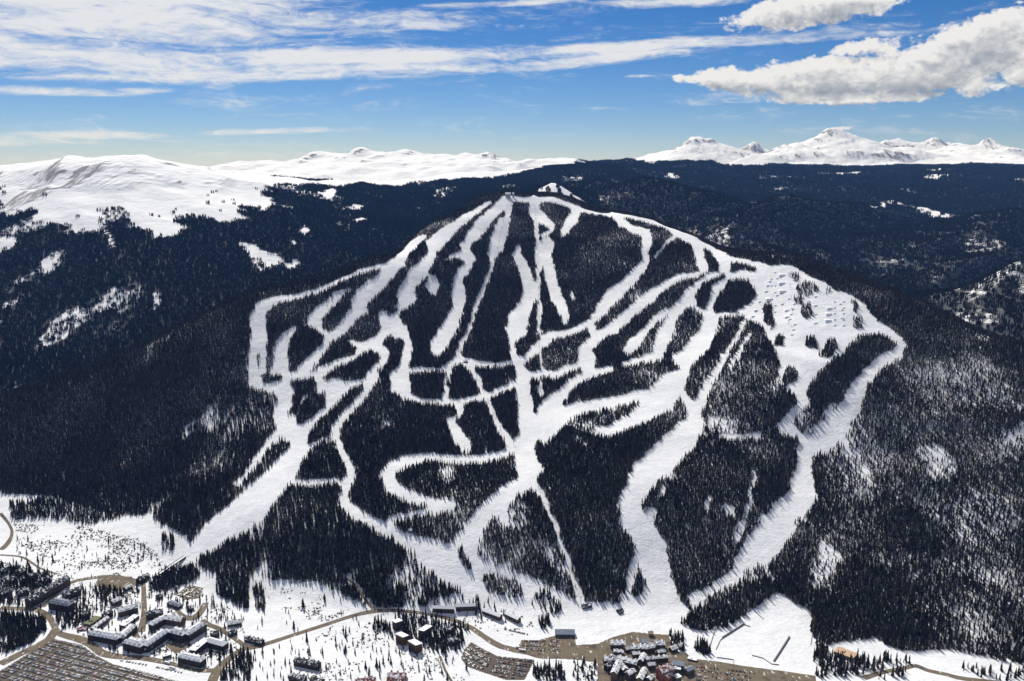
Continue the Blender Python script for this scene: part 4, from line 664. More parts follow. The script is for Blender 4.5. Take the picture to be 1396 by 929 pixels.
def z_west_mountain(x, y):
    z = SPL['west'](x, y)
    low = sstep(250, 420, z)*(1-.95*np.exp(-((x-305)**2+(y-5650)**2)/520.**2))
    z = z+low*(ridged(x*.9+y*.3, y*.55, 620, 5, 31)*34-8)*sstep(860, 640, z)
    z = z+sstep(640, 760, z)*(fbm(x, y, 500, 5, 33)*14+ridged(x+y*.25, y*.3, 380, 5, 35)*30-8)
    hump = 764-np.hypot(.5*(x-258), .40*(y-5720))+fbm(x, y, 120, 2, 37)*4   # the second summit
    return np.maximum(z, hump)
def z_snow_range(x, y):
    z = SPL['range'](x, y)
    return z+ridged(x, y, 1100, 5, 41)*38-12+ridged(x*1.0-y*.15, y*.35, 520, 5, 45)*62-15+fbm(x, y, 260, 4, 43)*9
def z_east_hills(x, y):
    z = SPL['east'](x, y)
    return z+(ridged(x*.75-y*.66+fbm(x, y, 900, 2, 53)*260, (x*.66+y*.75)*.28, 900, 4, 51)*150-60+fbm(x, y, 220, 3, 55)*10)
def z_peaks(x, y):
    z = SPL['peaks'](x, y)
    px = x+fbm(x, y, 700, 3, 65)*130; py = y+fbm(x, y, 700, 3, 66)*130
    for i, (ax, ay, az, sl) in enumerate(PEAKS):          # faceted summits with sharp arms
        d = np.hypot(px-ax, py-ay); th = np.arctan2(py-ay, px-ax)
        z = np.maximum(z, az-d*sl*(1+.22*np.abs(np.sin(1.5*th+i*1.3))*2-.22)-25*(d > 0)*np.minimum(d/300, 1))
    hi = sstep(720, 1050, z)
    return z+hi*(ridged(x*.9-y*.2, y*.8, 1500, 4, 61)*45-15+ridged(x*.95+y*.18, y*.28, 560, 5, 67)*60-15+ridged(x+y*.12, y*.3, 270, 4, 69)*48-14)+(1-hi)*(ridged(x, y, 1300, 5, 63)*60-10)
# name: (function, x0, x1, y0, y1, step)
SHEETS = {
 'ski_mountain': (z_ski_mountain, -2300, 2300, 900, 5500, 10),
 'west_mountain': (z_west_mountain, -5200, 1300, 2500, 8900, 24),
 'snow_range': (z_snow_range, -7500, 3000, 8200, 12500, 34),
 'east_hills': (z_east_hills, 300, 4700, 2700, 7000, 24),
 'snow_peaks': (z_peaks, 600, 11500, 6600, 16500, 44),
}
def in_sheet(k, x, y):
    f, x0, x1, y0, y1, st = SHEETS[k]
    return (x >= x0) & (x <= x1) & (y >= y0) & (y <= y1)
def ground(x, y):
    x = np.atleast_1d(np.asarray(x, float)); y = np.atleast_1d(np.asarray(y, float))
    z = np.full(x.shape, -30.0)
    for k in SHEETS:
        m = in_sheet(k, x, y)
        if m.any(): z[m] = np.maximum(z[m], SHEETS[k][0](x[m], y[m]))
    return z
# ---------------------------------------------------------------- helpers
rng = np.random.default_rng(7)
random.seed(11)
def tag(o, label=None, cat=None, group=None, kind=None):
    if label: o['label'] = label
    if cat: o['category'] = cat
    if group: o['group'] = group
    if kind: o['kind'] = kind
    return o
def link(name, me, parent=None):
    o = bpy.data.objects.new(name, me); COL.objects.link(o)
    if parent is not None: o.parent = parent
    return o
def empty(name, loc, rz=0):
    o = bpy.data.objects.new(name, None); COL.objects.link(o); o.location = loc; o.rotation_euler = (0, 0, rz)
    o.empty_display_size = 2; return o
class N:                                                  # tiny node-tree writer
    def __init__(s, nt): s.nt = nt
    def new(s, t, **k):
        n = s.nt.nodes.new(t)
        for a, b in k.items(): setattr(n, a, b)
        return n
    def put(s, sock, v):
        if isinstance(v, bpy.types.NodeSocket): s.nt.links.new(v, sock)
        elif v is not None: sock.default_value = v
    def math(s, op, a, b=None, c=None, clamp=False):
        n = s.new('ShaderNodeMath', operation=op, use_clamp=clamp); s.put(n.inputs[0], a); s.put(n.inputs[1], b)
        if c is not None: s.put(n.inputs[2], c)
        return n.outputs[0]
    def step(s, x, a, b):
        n = s.new('ShaderNodeMapRange', interpolation_type='SMOOTHSTEP'); s.put(n.inputs[0], x); s.put(n.inputs[1], a); s.put(n.inputs[2], b)
        s.put(n.inputs[3], 0.); s.put(n.inputs[4], 1.); return n.outputs[0]
    def mix(s, f, a, b):
        n = s.new('ShaderNodeMix', data_type='RGBA'); s.put(n.inputs[0], f)
        for sock, v in ((n.inputs[6], a), (n.inputs[7], b)):
            s.put(sock, (*v, 1) if isinstance(v, tuple) and len(v) == 3 else v)
        return n.outputs[2]
    def noise(s, vec, scale, detail=4, rough=.5, dist=0.):
        n = s.new('ShaderNodeTexNoise'); s.put(n.inputs['Vector'], vec); n.inputs['Scale'].default_value = scale
        n.inputs['Detail'].default_value = detail; n.inputs['Roughness'].default_value = rough; n.inputs['Distortion'].default_value = dist
        return n.outputs['Fac']
    def mapping(s, vec, scale=(1, 1, 1), rot=(0, 0, 0), loc=(0, 0, 0)):
        n = s.new('ShaderNodeMapping'); s.put(n.inputs[0], vec); n.inputs[1].default_value = loc; n.inputs[2].default_value = rot; n.inputs[3].default_value = scale
        return n.outputs[0]
def material(name, fn):
    m = bpy.data.materials.new(name); m.use_nodes = True; nt = m.node_tree; nt.nodes.clear()
    n = N(nt); bsdf = n.new('ShaderNodeBsdfPrincipled'); out = n.new('ShaderNodeOutputMaterial'); nt.links.new(bsdf.outputs[0], out.inputs[0])
    bsdf.inputs['Roughness'].default_value = .9; bsdf.inputs['Specular IOR Level'].default_value = .08
    fn(n, bsdf); return m
def bump(n, bsdf, h, dist, strength=1.):
    b = n.new('ShaderNodeBump'); n.put(b.inputs['Height'], h); b.inputs['Distance'].default_value = dist; b.inputs['Strength'].default_value = strength
    n.put(bsdf.inputs['Normal'], b.outputs[0])
def plain(name, c, var=.25, scale=.6, rough=.85, spec=.1):
    def fn(n, b):
        co = n.new('ShaderNodeNewGeometry').outputs['Position']
        f = n.noise(co, scale, 3)
        n.put(b.inputs['Base Color'], n.mix(f, tuple(x*(1-var) for x in c), tuple(min(1, x*(1+var)) for x in c)))
        b.inputs['Roughness'].default_value = rough; b.inputs['Specular IOR Level'].default_value = spec
    return material(name, fn)
SNOW = (.90, .905, .92)
def snow_ground(n, b):                                    # packed snow; needles and branch litter lie on it under the trees
    co = n.new('ShaderNodeNewGeometry').outputs['Position']
    tracks = n.noise(n.mapping(co, (1/9, 1/70, 1/90)), 1, 6, .68)
    fine = n.noise(co, 1/6, 5, .65)
    col = n.mix(n.step(n.noise(co, 1/130, 5, .6), .35, .7), n.mix(tracks, (.62, .64, .68), (.85, .86, .88)), n.mix(tracks, (.74, .76, .80), SNOW))
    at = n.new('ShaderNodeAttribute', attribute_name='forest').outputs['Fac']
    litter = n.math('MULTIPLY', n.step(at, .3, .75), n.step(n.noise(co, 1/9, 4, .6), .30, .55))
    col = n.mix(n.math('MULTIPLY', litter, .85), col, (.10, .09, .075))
    n.put(b.inputs['Base Color'], col)
    h = n.math('ADD', n.math('MULTIPLY', fine, .6), n.math('MULTIPLY', n.noise(co, 1/30, 4, .55), 1.3))
    bump(n, b, h, 3.2, .8)
def far_ground(n, b):                                     # wind-packed alpine snow, rock where steep, evergreen mat where forested
    g = n.new('ShaderNodeNewGeometry'); co = g.outputs['Position']
    at = n.new('ShaderNodeAttribute', attribute_name='forest').outputs['Fac']
    rk = n.new('ShaderNodeAttribute', attribute_name='rock').outputs['Fac']
    streak = n.noise(n.mapping(co, (1/55, 1/260, 1/170)), 1, 7, .66)
    r = n.step(n.math('ADD', n.math('MULTIPLY', rk, .42), n.math('MULTIPLY', streak, .8)), .72, .84)
    col = n.mix(n.noise(co, 1/240, 5), (.78, .80, .84), SNOW)
    col = n.mix(n.math('MULTIPLY', r, .8), col, (.16, .145, .135))
    f = n.step(n.math('ADD', at, n.math('MULTIPLY', n.math('SUBTRACT', n.noise(co, 1/35, 5, .65), .5), .8)), .42, .62)
    col = n.mix(n.math('MULTIPLY', f, .93), col, (.028, .032, .030))
    n.put(b.inputs['Base Color'], col)
    h = n.math('ADD', n.math('MULTIPLY', n.noise(co, 1/120, 6, .6), 8.), n.math('MULTIPLY', n.math('MULTIPLY', streak, rk), 14.))
    bump(n, b, h, 2.5, .7)
M = {}
M['snow_ground'] = material('snow_ground', snow_ground)
M['far_ground'] = material('far_ground', far_ground)
# ---------------------------------------------------------------- plan-view rasters of the ski mountain
RX0, RY0, RX1, RY1, RC = -2300, 900, 2300, 5500, 4
RNX, RNY = (RX1-RX0)//RC, (RY1-RY0)//RC
def poly_cells(poly, x0, y0, c, nx, ny):
    P = np.array(poly, float)
    i0 = max(0, int((P[:, 0].min()-x0)//c)); i1 = min(nx, int((P[:, 0].max()-x0)//c)+2)
    j0 = max(0, int((P[:, 1].min()-y0)//c)); j1 = min(ny, int((P[:, 1].max()-y0)//c)+2)
    if i1 <= i0 or j1 <= j0: return None
    X = x0+(np.arange(i0, i1)+.5)*c; Y = y0+(np.arange(j0, j1)+.5)*c
    ins = np.zeros((j1-j0, i1-i0), bool)
    for k in range(len(P)):
        ax, ay = P[k-1]; bx, by = P[k]
        if ay == by: continue
        m = (Y > min(ay, by)) & (Y <= max(ay, by))
        xi = ax+(Y[m]-ay)*(bx-ax)/(by-ay)
        ins[m] ^= X[None, :] < xi[:, None]
    return slice(j0, j1), slice(i0, i1), ins
def raster(polys, val=None, base=0., x0=RX0, y0=RY0, c=RC, nx=RNX, ny=RNY):
    g = np.full((ny, nx), base, np.float32)
    for p in polys:
        pp, v = (p if val is None else (p, val))
        r = poly_cells(pp, x0, y0, c, nx, ny)
        if r: s = g[r[0], r[1]]; s[r[2]] = v
    return g
def look(g, x, y, x0=RX0, y0=RY0, c=RC):
    i = np.clip(((x-x0)/c).astype(int), 0, g.shape[1]-1); j = np.clip(((y-y0)/c).astype(int), 0, g.shape[0]-1)
    return g[j, i]
def strip_poly(nodes, grow=0.):
    L = []; Rr = []
    for i, (x, y, w) in enumerate(nodes):
        a = nodes[max(0, i-1)]; b = nodes[min(len(nodes)-1, i+1)]; tx, ty = b[0]-a[0], b[1]-a[1]; l = math.hypot(tx, ty)
        nx, ny = -ty/l*(w/2+grow), tx/l*(w/2+grow); L.append((x+nx, y+ny)); Rr.append((x-nx, y-ny))
    return L+Rr[::-1]
def soften(g, r):
    for ax in (0, 1):
        c = np.cumsum(np.pad(g, [(r+1, r) if a == ax else (0, 0) for a in (0, 1)], mode='edge'), ax); n_ = g.shape[ax]
        g = (np.take(c, np.arange(2*r+1, 2*r+1+n_), ax)-np.take(c, np.arange(0, n_), ax))/(2*r+1)
    return g
runs = raster(RUNS, 1.); runs_soft = soften(runs, 1)
valley = raster([VALLEY], 1.)
islands = raster(ISLANDS)
groves = raster(GROVES)
scrub = raster(SCRUB)
zones = soften(soften(raster(ZONES, base=1.), 7), 7)
paved = np.maximum(raster([strip_poly(r, 2.5) for r in ROADS], 1.), raster(LOTS, 1.))
def seg_rect(ax, ay, bx, by, w):
    l = math.hypot(bx-ax, by-ay); ux, uy = (bx-ax)/l, (by-ay)/l; h = w/2+2
    return [(ax-ux*2-uy*h, ay-uy*2+ux*h), (bx+ux*2-uy*h, by+uy*2+ux*h), (bx+ux*2+uy*h, by+uy*2-ux*h), (ax-ux*2+uy*h, ay-uy*2-ux*h)]
built = raster([seg_rect(*w[:5]) for b in BUILDINGS for w in b['wings']], 1.)
def warp(x, y, a=6., wl=32.):
    return x+fbm(x, y, wl, 2, 71)*a, y+fbm(x, y, wl, 2, 77)*a
def tree_density(x, y):                                   # 0..1 on the ski mountain
    wx, wy = warp(x, y)
    d = look(zones, wx, wy)*(1.0+.7*fbm(x, y, 170, 4, 81))
    d *= 1-(.4+.4*(y < 2500))*sstep(.30, .6, fbm(x*1.0, y*.55, 95, 3, 83))
    d = np.clip(d, 0, 1)
    wx2, wy2 = warp(wx, wy, 3.5, 11.)
    d = d*(1-sstep(.2, .62, look(runs_soft, wx2, wy2)))**1.3
    isl = look(islands, wx, wy); d = np.where(isl > 0, isl, d)
    ox, oy = warp(x, y, 4., 20.)
    inval = look(valley, ox, oy) > 0
    d = np.where(inval & (isl == 0), look(groves, ox, oy), d)
    d = np.where((look(paved, x, y) > 0) | (look(built, x, y) > 0), 0, d)
    return d
# ---------------------------------------------------------------- land sheets
def sheet_mesh(name, X, Y, Z, mat, attrs):
    n, m = X.shape; me = bpy.data.meshes.new(name)
    co = np.stack([X, Y, Z], -1).reshape(-1, 3).astype(np.float32)
    i = np.arange(n*m, dtype=np.int32).reshape(n, m); q = np.stack([i[:-1, :-1], i[:-1, 1:], i[1:, 1:], i[1:, :-1]], -1).reshape(-1)
    me.vertices.add(n*m); me.vertices.foreach_set('co', co.ravel())
    nf = len(q)//4; me.loops.add(len(q)); me.loops.foreach_set('vertex_index', q)
    me.polygons.add(nf); me.polygons.foreach_set('loop_start', np.arange(0, nf*4, 4, dtype=np.int32))
    me.polygons.foreach_set('use_smooth', np.ones(nf, bool)); me.update(calc_edges=True)
    for k, v in attrs.items():
        a = me.attributes.new(k, 'FLOAT', 'POINT'); a.data.foreach_set('value', v.ravel().astype(np.float32))
    me.materials.append(mat); o = link(name, me); return o
def steep(Z, st):
    gy, gx = np.gradient(Z, st); return np.hypot(gx, gy)
WX0, WY0, WC = -5200, 2500, 12
alpine = raster(ALPINE, 1., 0., WX0, WY0, WC, 545, 535); cliffs = raster(CLIFFS, 1., 0., WX0, WY0, WC, 545, 535); glades = raster(GLADES, 1., 0., WX0, WY0, WC, 545, 535)
alpine_soft = soften(soften(alpine, 4), 4)
def wood_west(x, y, z):
    wx = x+fbm(x, y, 130, 3, 91)*45; wy = y+fbm(x, y, 130, 3, 93)*45
    snow = np.maximum(sstep(.12, .62, look(alpine_soft, wx, wy, WX0, WY0, WC)+fbm(x, y, 55, 3, 98)*.25), sstep(735, 775, z+fbm(x, y, 300, 3, 94)*30-180*sstep(-600, 0, x)))
    snow = np.maximum(snow, look(glades, x+fbm(x, y, 60, 2, 95)*12, y, WX0, WY0, WC))
    d = 1.0*(1-.62*sstep(.16, .5, fbm(x, y*.6, 240, 4, 97)))
    return np.maximum(d*(1-snow)**1.5, .006*(z < 720))
def wood_east(x, y, z):
    sunny = sstep(.04, .3, (z_east_hills(x+20, y)-z_east_hills(x-20, y))/40)
    return np.clip(-.36*sunny-.34*sstep(1650, 2000, x)*sstep(4000, 3700, y)+.97-.3*sstep(.1, .45, fbm(x*.7+y*.7, (y-x)*.35, 420, 5, 101))-.25*sstep(.1, .4, fbm(x, y, 110, 3, 103)), 0.42, 1)
def wood_peaks(x, y, z):
    t = 850+80*fbm(x, y, 900, 4, 111)
    d = sstep(t+12, t-12, z); return d*(1-.85*sstep(.36, .46, fbm(x, y, 420, 4, 113)))
def wood_range(x, y, z):
    t = 470+60*fbm(x, y, 700, 4, 121)+90*sstep(-700, 300, x)+420*sstep(-700, 1500, x+420*fbm(x, y, 900, 3, 123)); return sstep(t+15, t-15, z)
WOOD = {'west_mountain': wood_west, 'east_hills': wood_east, 'snow_peaks': wood_peaks, 'snow_range': wood_range}
LAND = {}
for k, (f, x0, x1, y0, y1, st) in SHEETS.items():
    X, Y = np.meshgrid(np.arange(x0, x1+.1, st), np.arange(y0, y1+.1, st)); Z = f(X, Y)
    if k == 'ski_mountain':
        o = sheet_mesh(k, X, Y, Z, M['snow_ground'], {'forest': tree_density(X, Y)*(look(valley, X, Y) < .5)})
    else:
        S = steep(Z, st); rock = sstep(.42, .75, S)*sstep(600, 760, Z)
        if k == 'west_mountain': rock = np.maximum(rock, sstep(.3, .5, S)*sstep(700, 800, Z)); rock = np.maximum(rock, .42*sstep(.1, .45, fbm(X*1.5+Y*.4, Y*.6, 300, 4, 165))*sstep(700, 800, Z)); rock = np.maximum(rock, look(cliffs, X+fbm(X, Y, 90, 3, 151)*30, Y+fbm(X, Y, 90, 3, 153)*40, WX0, WY0, WC)*.9)
        if k == 'snow_range': rock = np.clip(sstep(.26, .5, S)+.4*sstep(.1, .45, fbm(X*1.6, Y*.6, 420, 4, 163)), 0, 1)*sstep(760, 900, Z)
        if k == 'snow_peaks': rock = np.clip(sstep(.30, .62, S)*.9+.4*sstep(.15, .5, fbm(X*1.6, Y*.6, 380, 4, 161)), 0, 1)*sstep(780, 920, Z)
        o = sheet_mesh(k, X, Y, Z, M['far_ground'], {'forest': WOOD[k](X, Y, Z)*(1.3 if k == 'east_hills' else 1), 'rock': rock})
    tag(o, kind='structure'); LAND[k] = (X, Y, Z)
    o.name = {'ski_mountain': 'terrain_ski_mountain', 'west_mountain': 'terrain_west_mountain', 'snow_range': 'hills_snow_range', 'east_hills': 'hills_east', 'snow_peaks': 'terrain_snow_peaks'}[k]
me = bpy.data.meshes.new('ground'); me.from_pydata([(-30000, -30000, -30), (30000, -30000, -30), (30000, 30000, -30), (-30000, 30000, -30)], [], [(0, 1, 2, 3)])
me.materials.append(M['snow_ground']); tag(link('ground', me), kind='structure')
def zg(x, y):                                             # height on the ski mountain's own mesh
    X, Y, Z = LAND['ski_mountain']; st = 10
    u = (np.asarray(x, float)+2300)/st; v = (np.asarray(y, float)-900)/st
    i = np.clip(u.astype(int), 0, Z.shape[1]-2); j = np.clip(v.astype(int), 0, Z.shape[0]-2); fu = u-i; fv = v-j
    return (Z[j, i]*(1-fu)+Z[j, i+1]*fu)*(1-fv)+(Z[j+1, i]*(1-fu)+Z[j+1, i+1]*fu)*fv
def zg1(x, y): return float(zg(np.array([x]), np.array([y]))[0])
# which places the valley side opposite can see at all (a generous margin for other viewpoints)
AZ = np.linspace(-.72, .72, 1100); RYS = np.concatenate([np.arange(900, 6000, 20.), np.arange(6000, 17000, 60.)])
GX = np.tan(AZ)[:, None]*RYS[None, :]; GY = np.broadcast_to(RYS[None, :], GX.shape)
TG = (ground(GX.ravel(), GY.ravel()).reshape(GX.shape)-880)/RYS[None, :]
HZ = np.maximum.accumulate(TG, 1)
def in_view(x, y, z, h=26, slack=.012):
    a = np.arctan2(x, y); ia = np.clip(((a+.72)/1.44*(len(AZ)-1)).astype(int), 0, len(AZ)-1)
    iy = np.clip(np.searchsorted(RYS, y)-1, 0, len(RYS)-1)
    return (np.abs(x) < y*.615+70) & ((z+h-880)/y > HZ[ia, iy]-slack)
# ---------------------------------------------------------------- conifers
def needle(n, b):
    rnd = n.new('ShaderNodeObjectInfo').outputs['Random']
    co = n.new('ShaderNodeNewGeometry').outputs['Position']
    c = n.mix(rnd, (.013, .011, .006), (.038, .029, .016))
    c = n.mix(n.step(rnd, .6, .97), c, (.12, .095, .068))
    n.put(b.inputs['Base Color'], n.mix(n.math('MULTIPLY', n.noise(co, .5, 3), .5), c, (.008, .008, .005)))
    b.inputs['Roughness'].default_value = .8
M['needle'] = material('needle', needle)
M['far_needle'] = plain('far_needle', (.013, .014, .012), .35, .08)
M['bark'] = plain('bark', (.07, .05, .035), .3, 2.)
M['twig'] = plain('twig', (.085, .065, .045), .4, .5)
def crown_mesh(name, seed, tiers=7, sides=7, r=.135, h=1., base=.08):
    rr = random.Random(seed); v = []; f = []
    lean = (rr.uniform(-.015, .015), rr.uniform(-.015, .015))
    for t in range(tiers):
        a = t/tiers; z0 = base+(1-base)*a; z1 = min(1., z0+(1-base)/tiers*1.75)
        rad = r*((1-a)**.85)*rr.uniform(.82, 1.15)+.008
        i = len(v); v.append((lean[0]*z1, lean[1]*z1, z1 if t < tiers-1 else 1.)); ph = rr.random()*6.28
        for s in range(sides):
            an = ph+6.283*s/sides+rr.uniform(-.2, .2); q = rad*rr.uniform(.62, 1.2)
            v.append((q*math.cos(an)+lean[0]*z0, q*math.sin(an)+lean[1]*z0, z0+rr.uniform(-.03, .02)))
        for s in range(sides): f.append((i, i+1+s, i+1+(s+1) % sides))
    me = bpy.data.meshes.new(name); me.from_pydata(v, [], f); me.materials.append(M['needle']); return me
def trunk_mesh(name):
    v = [(.014*math.cos(a), .014*math.sin(a), -.08) for a in (0, 1.26, 2.51, 3.77, 5.03)]+[(.007*math.cos(a), .007*math.sin(a), .6) for a in (0, 1.26, 2.51, 3.77, 5.03)]
    f = [(i, (i+1) % 5, 5+(i+1) % 5, 5+i) for i in range(5)]
    me = bpy.data.meshes.new(name); me.from_pydata(v, [], f); me.materials.append(M['bark']); return me
def join_meshes(name, parts):                             # parts: (mesh, matrix)
    v = []; f = []; mi = []; mats = []
    for me, mx in parts:
        o = len(v); v += [tuple(mx @ x.co) for x in me.vertices]
        for p in me.polygons:
            f.append([o+i for i in p.vertices]); m = me.materials[p.material_index]
            if m not in mats: mats.append(m)
            mi.append(mats.index(m))
    out = bpy.data.meshes.new(name); out.from_pydata(v, [], f)
    for m in mats: out.materials.append(m)
    out.polygons.foreach_set('material_index', mi); return out
CROWNS = [crown_mesh('crown', 100+i, 9, 9, .115+.02*(i % 3)) for i in range(6)]
TRUNK = trunk_mesh('trunk')
def lib(name, meshes):
    c = bpy.data.collections.new(name)
    for m in meshes: c.objects.link(bpy.data.objects.new(m.name, m))
    return c
def low_tree(seed): return join_meshes('forest_tree', [(crown_mesh('c', seed, 5, 6, random.Random(seed).uniform(.14, .20)), Matrix()), (TRUNK, Matrix())])
def clump(seed):
    rr = random.Random(seed); parts = []
    for k in range(9):
        h = rr.uniform(14, 22); c = crown_mesh('c', seed*31+k, 3, 5, .14, base=.05)
        parts.append((c, Matrix.Translation((rr.uniform(-11, 11), rr.uniform(-11, 11), -1)) @ Matrix.Diagonal((h, h, h, 1))))
    for c, _ in parts: c.materials[0] = M['far_needle']
    return join_meshes('tree_clump', parts)
TREES_LIB = lib('tree_library', [low_tree(200+i) for i in range(7)])
CLUMP_LIB = lib('clump_library', [clump(300+i) for i in range(6)])
def bush(seed):
    rr = random.Random(seed); v = []; f = []
    for k in range(9):
        a = rr.random()*6.28; d = rr.random()*1.1; x, y = d*math.cos(a), d*math.sin(a); t = rr.uniform(.25, .6); ph = rr.random()*6.28; hh = rr.uniform(.7, 1.7); i = len(v)
        v += [(x+t*math.cos(ph+q), y+t*math.sin(ph+q), -.2) for q in (0, 2.1, 4.2)]+[(x*1.5, y*1.5, hh)]
        f += [(i, i+1, i+3), (i+1, i+2, i+3), (i+2, i, i+3)]
    me = bpy.data.meshes.new('willow'); me.from_pydata(v, [], f); me.materials.append(M['twig']); return me
BUSH_LIB = lib('bush_library', [bush(i) for i in range(4)])
def scatter(name, P, S, coll):
    n = len(P); me = bpy.data.meshes.new(name); me.vertices.add(n); me.vertices.foreach_set('co', P.astype(np.float32).ravel())
    a = me.attributes.new('size', 'FLOAT', 'POINT'); a.data.foreach_set('value', S.astype(np.float32))
    a = me.attributes.new('turn', 'FLOAT', 'POINT'); a.data.foreach_set('value', (rng.random(n)*6.283).astype(np.float32))
    o = link(name, me); ng = bpy.data.node_groups.new(name, 'GeometryNodeTree')
    ng.interface.new_socket('Geometry', in_out='INPUT', socket_type='NodeSocketGeometry'); ng.interface.new_socket('Geometry', in_out='OUTPUT', socket_type='NodeSocketGeometry')
    nd = ng.nodes.new; L = ng.links.new
    gi = nd('NodeGroupInput'); go = nd('NodeGroupOutput'); ip = nd('GeometryNodeInstanceOnPoints'); ci = nd('GeometryNodeCollectionInfo')
    ci.inputs['Collection'].default_value = coll; ci.inputs['Separate Children'].default_value = True; ci.inputs['Reset Children'].default_value = True
    sz = nd('GeometryNodeInputNamedAttribute'); sz.data_type = 'FLOAT'; sz.inputs[0].default_value = 'size'
    tn = nd('GeometryNodeInputNamedAttribute'); tn.data_type = 'FLOAT'; tn.inputs[0].default_value = 'turn'
    cx = nd('ShaderNodeCombineXYZ'); L(tn.outputs[0], cx.inputs[2])
    L(gi.outputs[0], ip.inputs['Points']); L(ci.outputs[0], ip.inputs['Instance']); ip.inputs['Pick Instance'].default_value = True
    L(cx.outputs[0], ip.inputs['Rotation']); L(sz.outputs[0], ip.inputs['Scale']); L(ip.outputs[0], go.inputs[0])
    md = o.modifiers.new('scatter', 'NODES'); md.node_group = ng; return o
def jitter_grid(x0, x1, y0, y1, s):
    X, Y = np.meshgrid(np.arange(x0, x1, s), np.arange(y0, y1, s)); X = X.ravel(); Y = Y.ravel()
    return X+rng.uniform(-.5, .5, X.shape)*s, Y+rng.uniform(-.5, .5, Y.shape)*s
# ski mountain and valley: single trees
x, y = jitter_grid(-2250, 2250, 1150, 5300, 4.7)
k = np.abs(x) < y*.615+70; x, y = x[k], y[k]
d = tree_density(x, y); k = rng.random(len(x)) < d; x, y, d = x[k], y[k], d[k]
z = zg(x, y); k = in_view(x, y, z); x, y, z, d = x[k], y[k], z[k], d[k]
top = ground(x, y); k = z > top-1.; x, y, z, d = x[k], y[k], z[k], d[k]
h = np.where(look(valley, x, y) > 0, 1.15, 1.)*rng.uniform(9.5, 17.5, len(x))*(1+.28*fbm(x, y, 130, 2, 131)); h = np.where(rng.random(len(x)) < .14, h*.55, h)
h *= np.where(z > 560, .8, 1.)
tall = np.where((look(valley, x, y) > 0) & (d < .2), rng.uniform(.5, 1.05, len(x)), 1.); h *= tall
near = np.argsort(y+np.abs(x)*.25-(h-18)*6); near = near[(np.abs(x[near]) < y[near]*.56) & (y[near] > 1400) & (h[near] > 9)][:300]
keep = np.ones(len(x), bool); keep[near] = False
FOREST = scatter('conifer_forest', np.c_[x, y, z][keep], h[keep], TREES_LIB)
tag(FOREST, 'dense dark conifer forest between the white ski runs', 'forest', kind='stuff')
print('forest trees', keep.sum())
# every one of the largest trees in its own right
LAND_P = np.array([(a, b) for a, b, _ in TREE_PLACES], float)
for i in near:
    t = empty('conifer_tree', (float(x[i]), float(y[i]), float(z[i])), rng.random()*6.28)
    s = float(h[i]); t.scale = (s, s, s)
    w = TREE_PLACES[int(np.argmin(np.hypot(LAND_P[:, 0]-x[i], LAND_P[:, 1]-y[i])))][2]
    size = 'tall' if s > 15 else ('short' if s < 11 else 'mid-sized')
    tag(t, size+' dark conifer '+w, 'tree', size+' conifers '+w)
    link('trunk', TRUNK, t); link('crown', CROWNS[int(rng.integers(6))], t)
# willow scrub on the meadows
bx, by = jitter_grid(-1500, 600, 1350, 2150, 4.2)
k = rng.random(len(bx)) < look(scrub, bx, by)*np.clip(.35+1.5*fbm(bx, by, 45, 3, 141), 0, 1); bx, by = bx[k], by[k]
k = (look(paved, bx, by) == 0) & (look(built, bx, by) == 0); bx, by = bx[k], by[k]
tag(scatter('willow_scrub', np.c_[bx, by, zg(bx, by)], rng.uniform(.8, 2.1, len(bx)), BUSH_LIB), 'low brown willow scrub poking through the meadow snow', 'scrub', kind='stuff')
# farther mountains: woods as clumps
PP = []; SS = []
for k, st, sc in (('west_mountain', 16., .9), ('east_hills', 18., .9), ('snow_peaks', 30., 1.5), ('snow_range', 30., 1.4)):
    f, x0, x1, y0, y1, _ = SHEETS[k]
    if k == 'snow_peaks': y1 = 12500
    x, y = jitter_grid(x0+40, x1-40, y0+40, y1-40, st)
    m = np.abs(x) < y*.615+70; x, y = x[m], y[m]
    z = f(x, y); m = rng.random(len(x)) < WOOD[k](x, y, z); x, y, z = x[m], y[m], z[m]
    m = in_view(x, y, z, 24, .006); x, y, z = x[m], y[m], z[m]
    m = z > ground(x, y)-1.; x, y, z = x[m], y[m], z[m]
    PP.append(np.c_[x, y, z]); SS.append(sc*rng.uniform(.75, 1.15, len(x))); print(k, len(x))
tag(scatter('distant_forest', np.concatenate(PP), np.concatenate(SS), CLUMP_LIB), 'far dark evergreen woods covering the lower mountains and hills', 'forest', kind='stuff')
# ---------------------------------------------------------------- village materials
def dirt(n, b):
    co = n.new('ShaderNodeNewGeometry').outputs['Position']
    c = n.mix(n.noise(co, 1/7, 5, .6), (.10, .08, .055), (.23, .185, .13))
    c = n.mix(n.step(n.noise(co, 1/23, 4, .65), .5, .68), c, (.085, .072, .06))
    c = n.mix(n.step(n.noise(n.mapping(co, (1/5, 1/16, 1)), 1, 4), .60, .72), c, (.62, .60, .57))
    n.put(b.inputs['Base Color'], c)
def asphalt(n, b):
    co = n.new('ShaderNodeNewGeometry').outputs['Position']
    c = n.mix(n.noise(co, 1/9, 5, .6), (.07, .06, .05), (.15, .12, .09))
    n.put(b.inputs['Base Color'], c)
def roofing(c, cover):                                    # shingles or metal with what is left of the last snowfall
    def fn(n, b):
        co = n.new('ShaderNodeNewGeometry').outputs['Position']
        f = n.noise(co, 1/5., 4, .62)
        n.put(b.inputs['Base Color'], n.mix(n.step(f, cover-.05, cover+.05), (.86, .87, .89), n.mix(n.noise(co, 1.5, 2), tuple(x*.75 for x in c), tuple(x*1.2 for x in c))))
    return fn
M['dirt'] = material('dirt', dirt); M['asphalt'] = material('asphalt', asphalt)
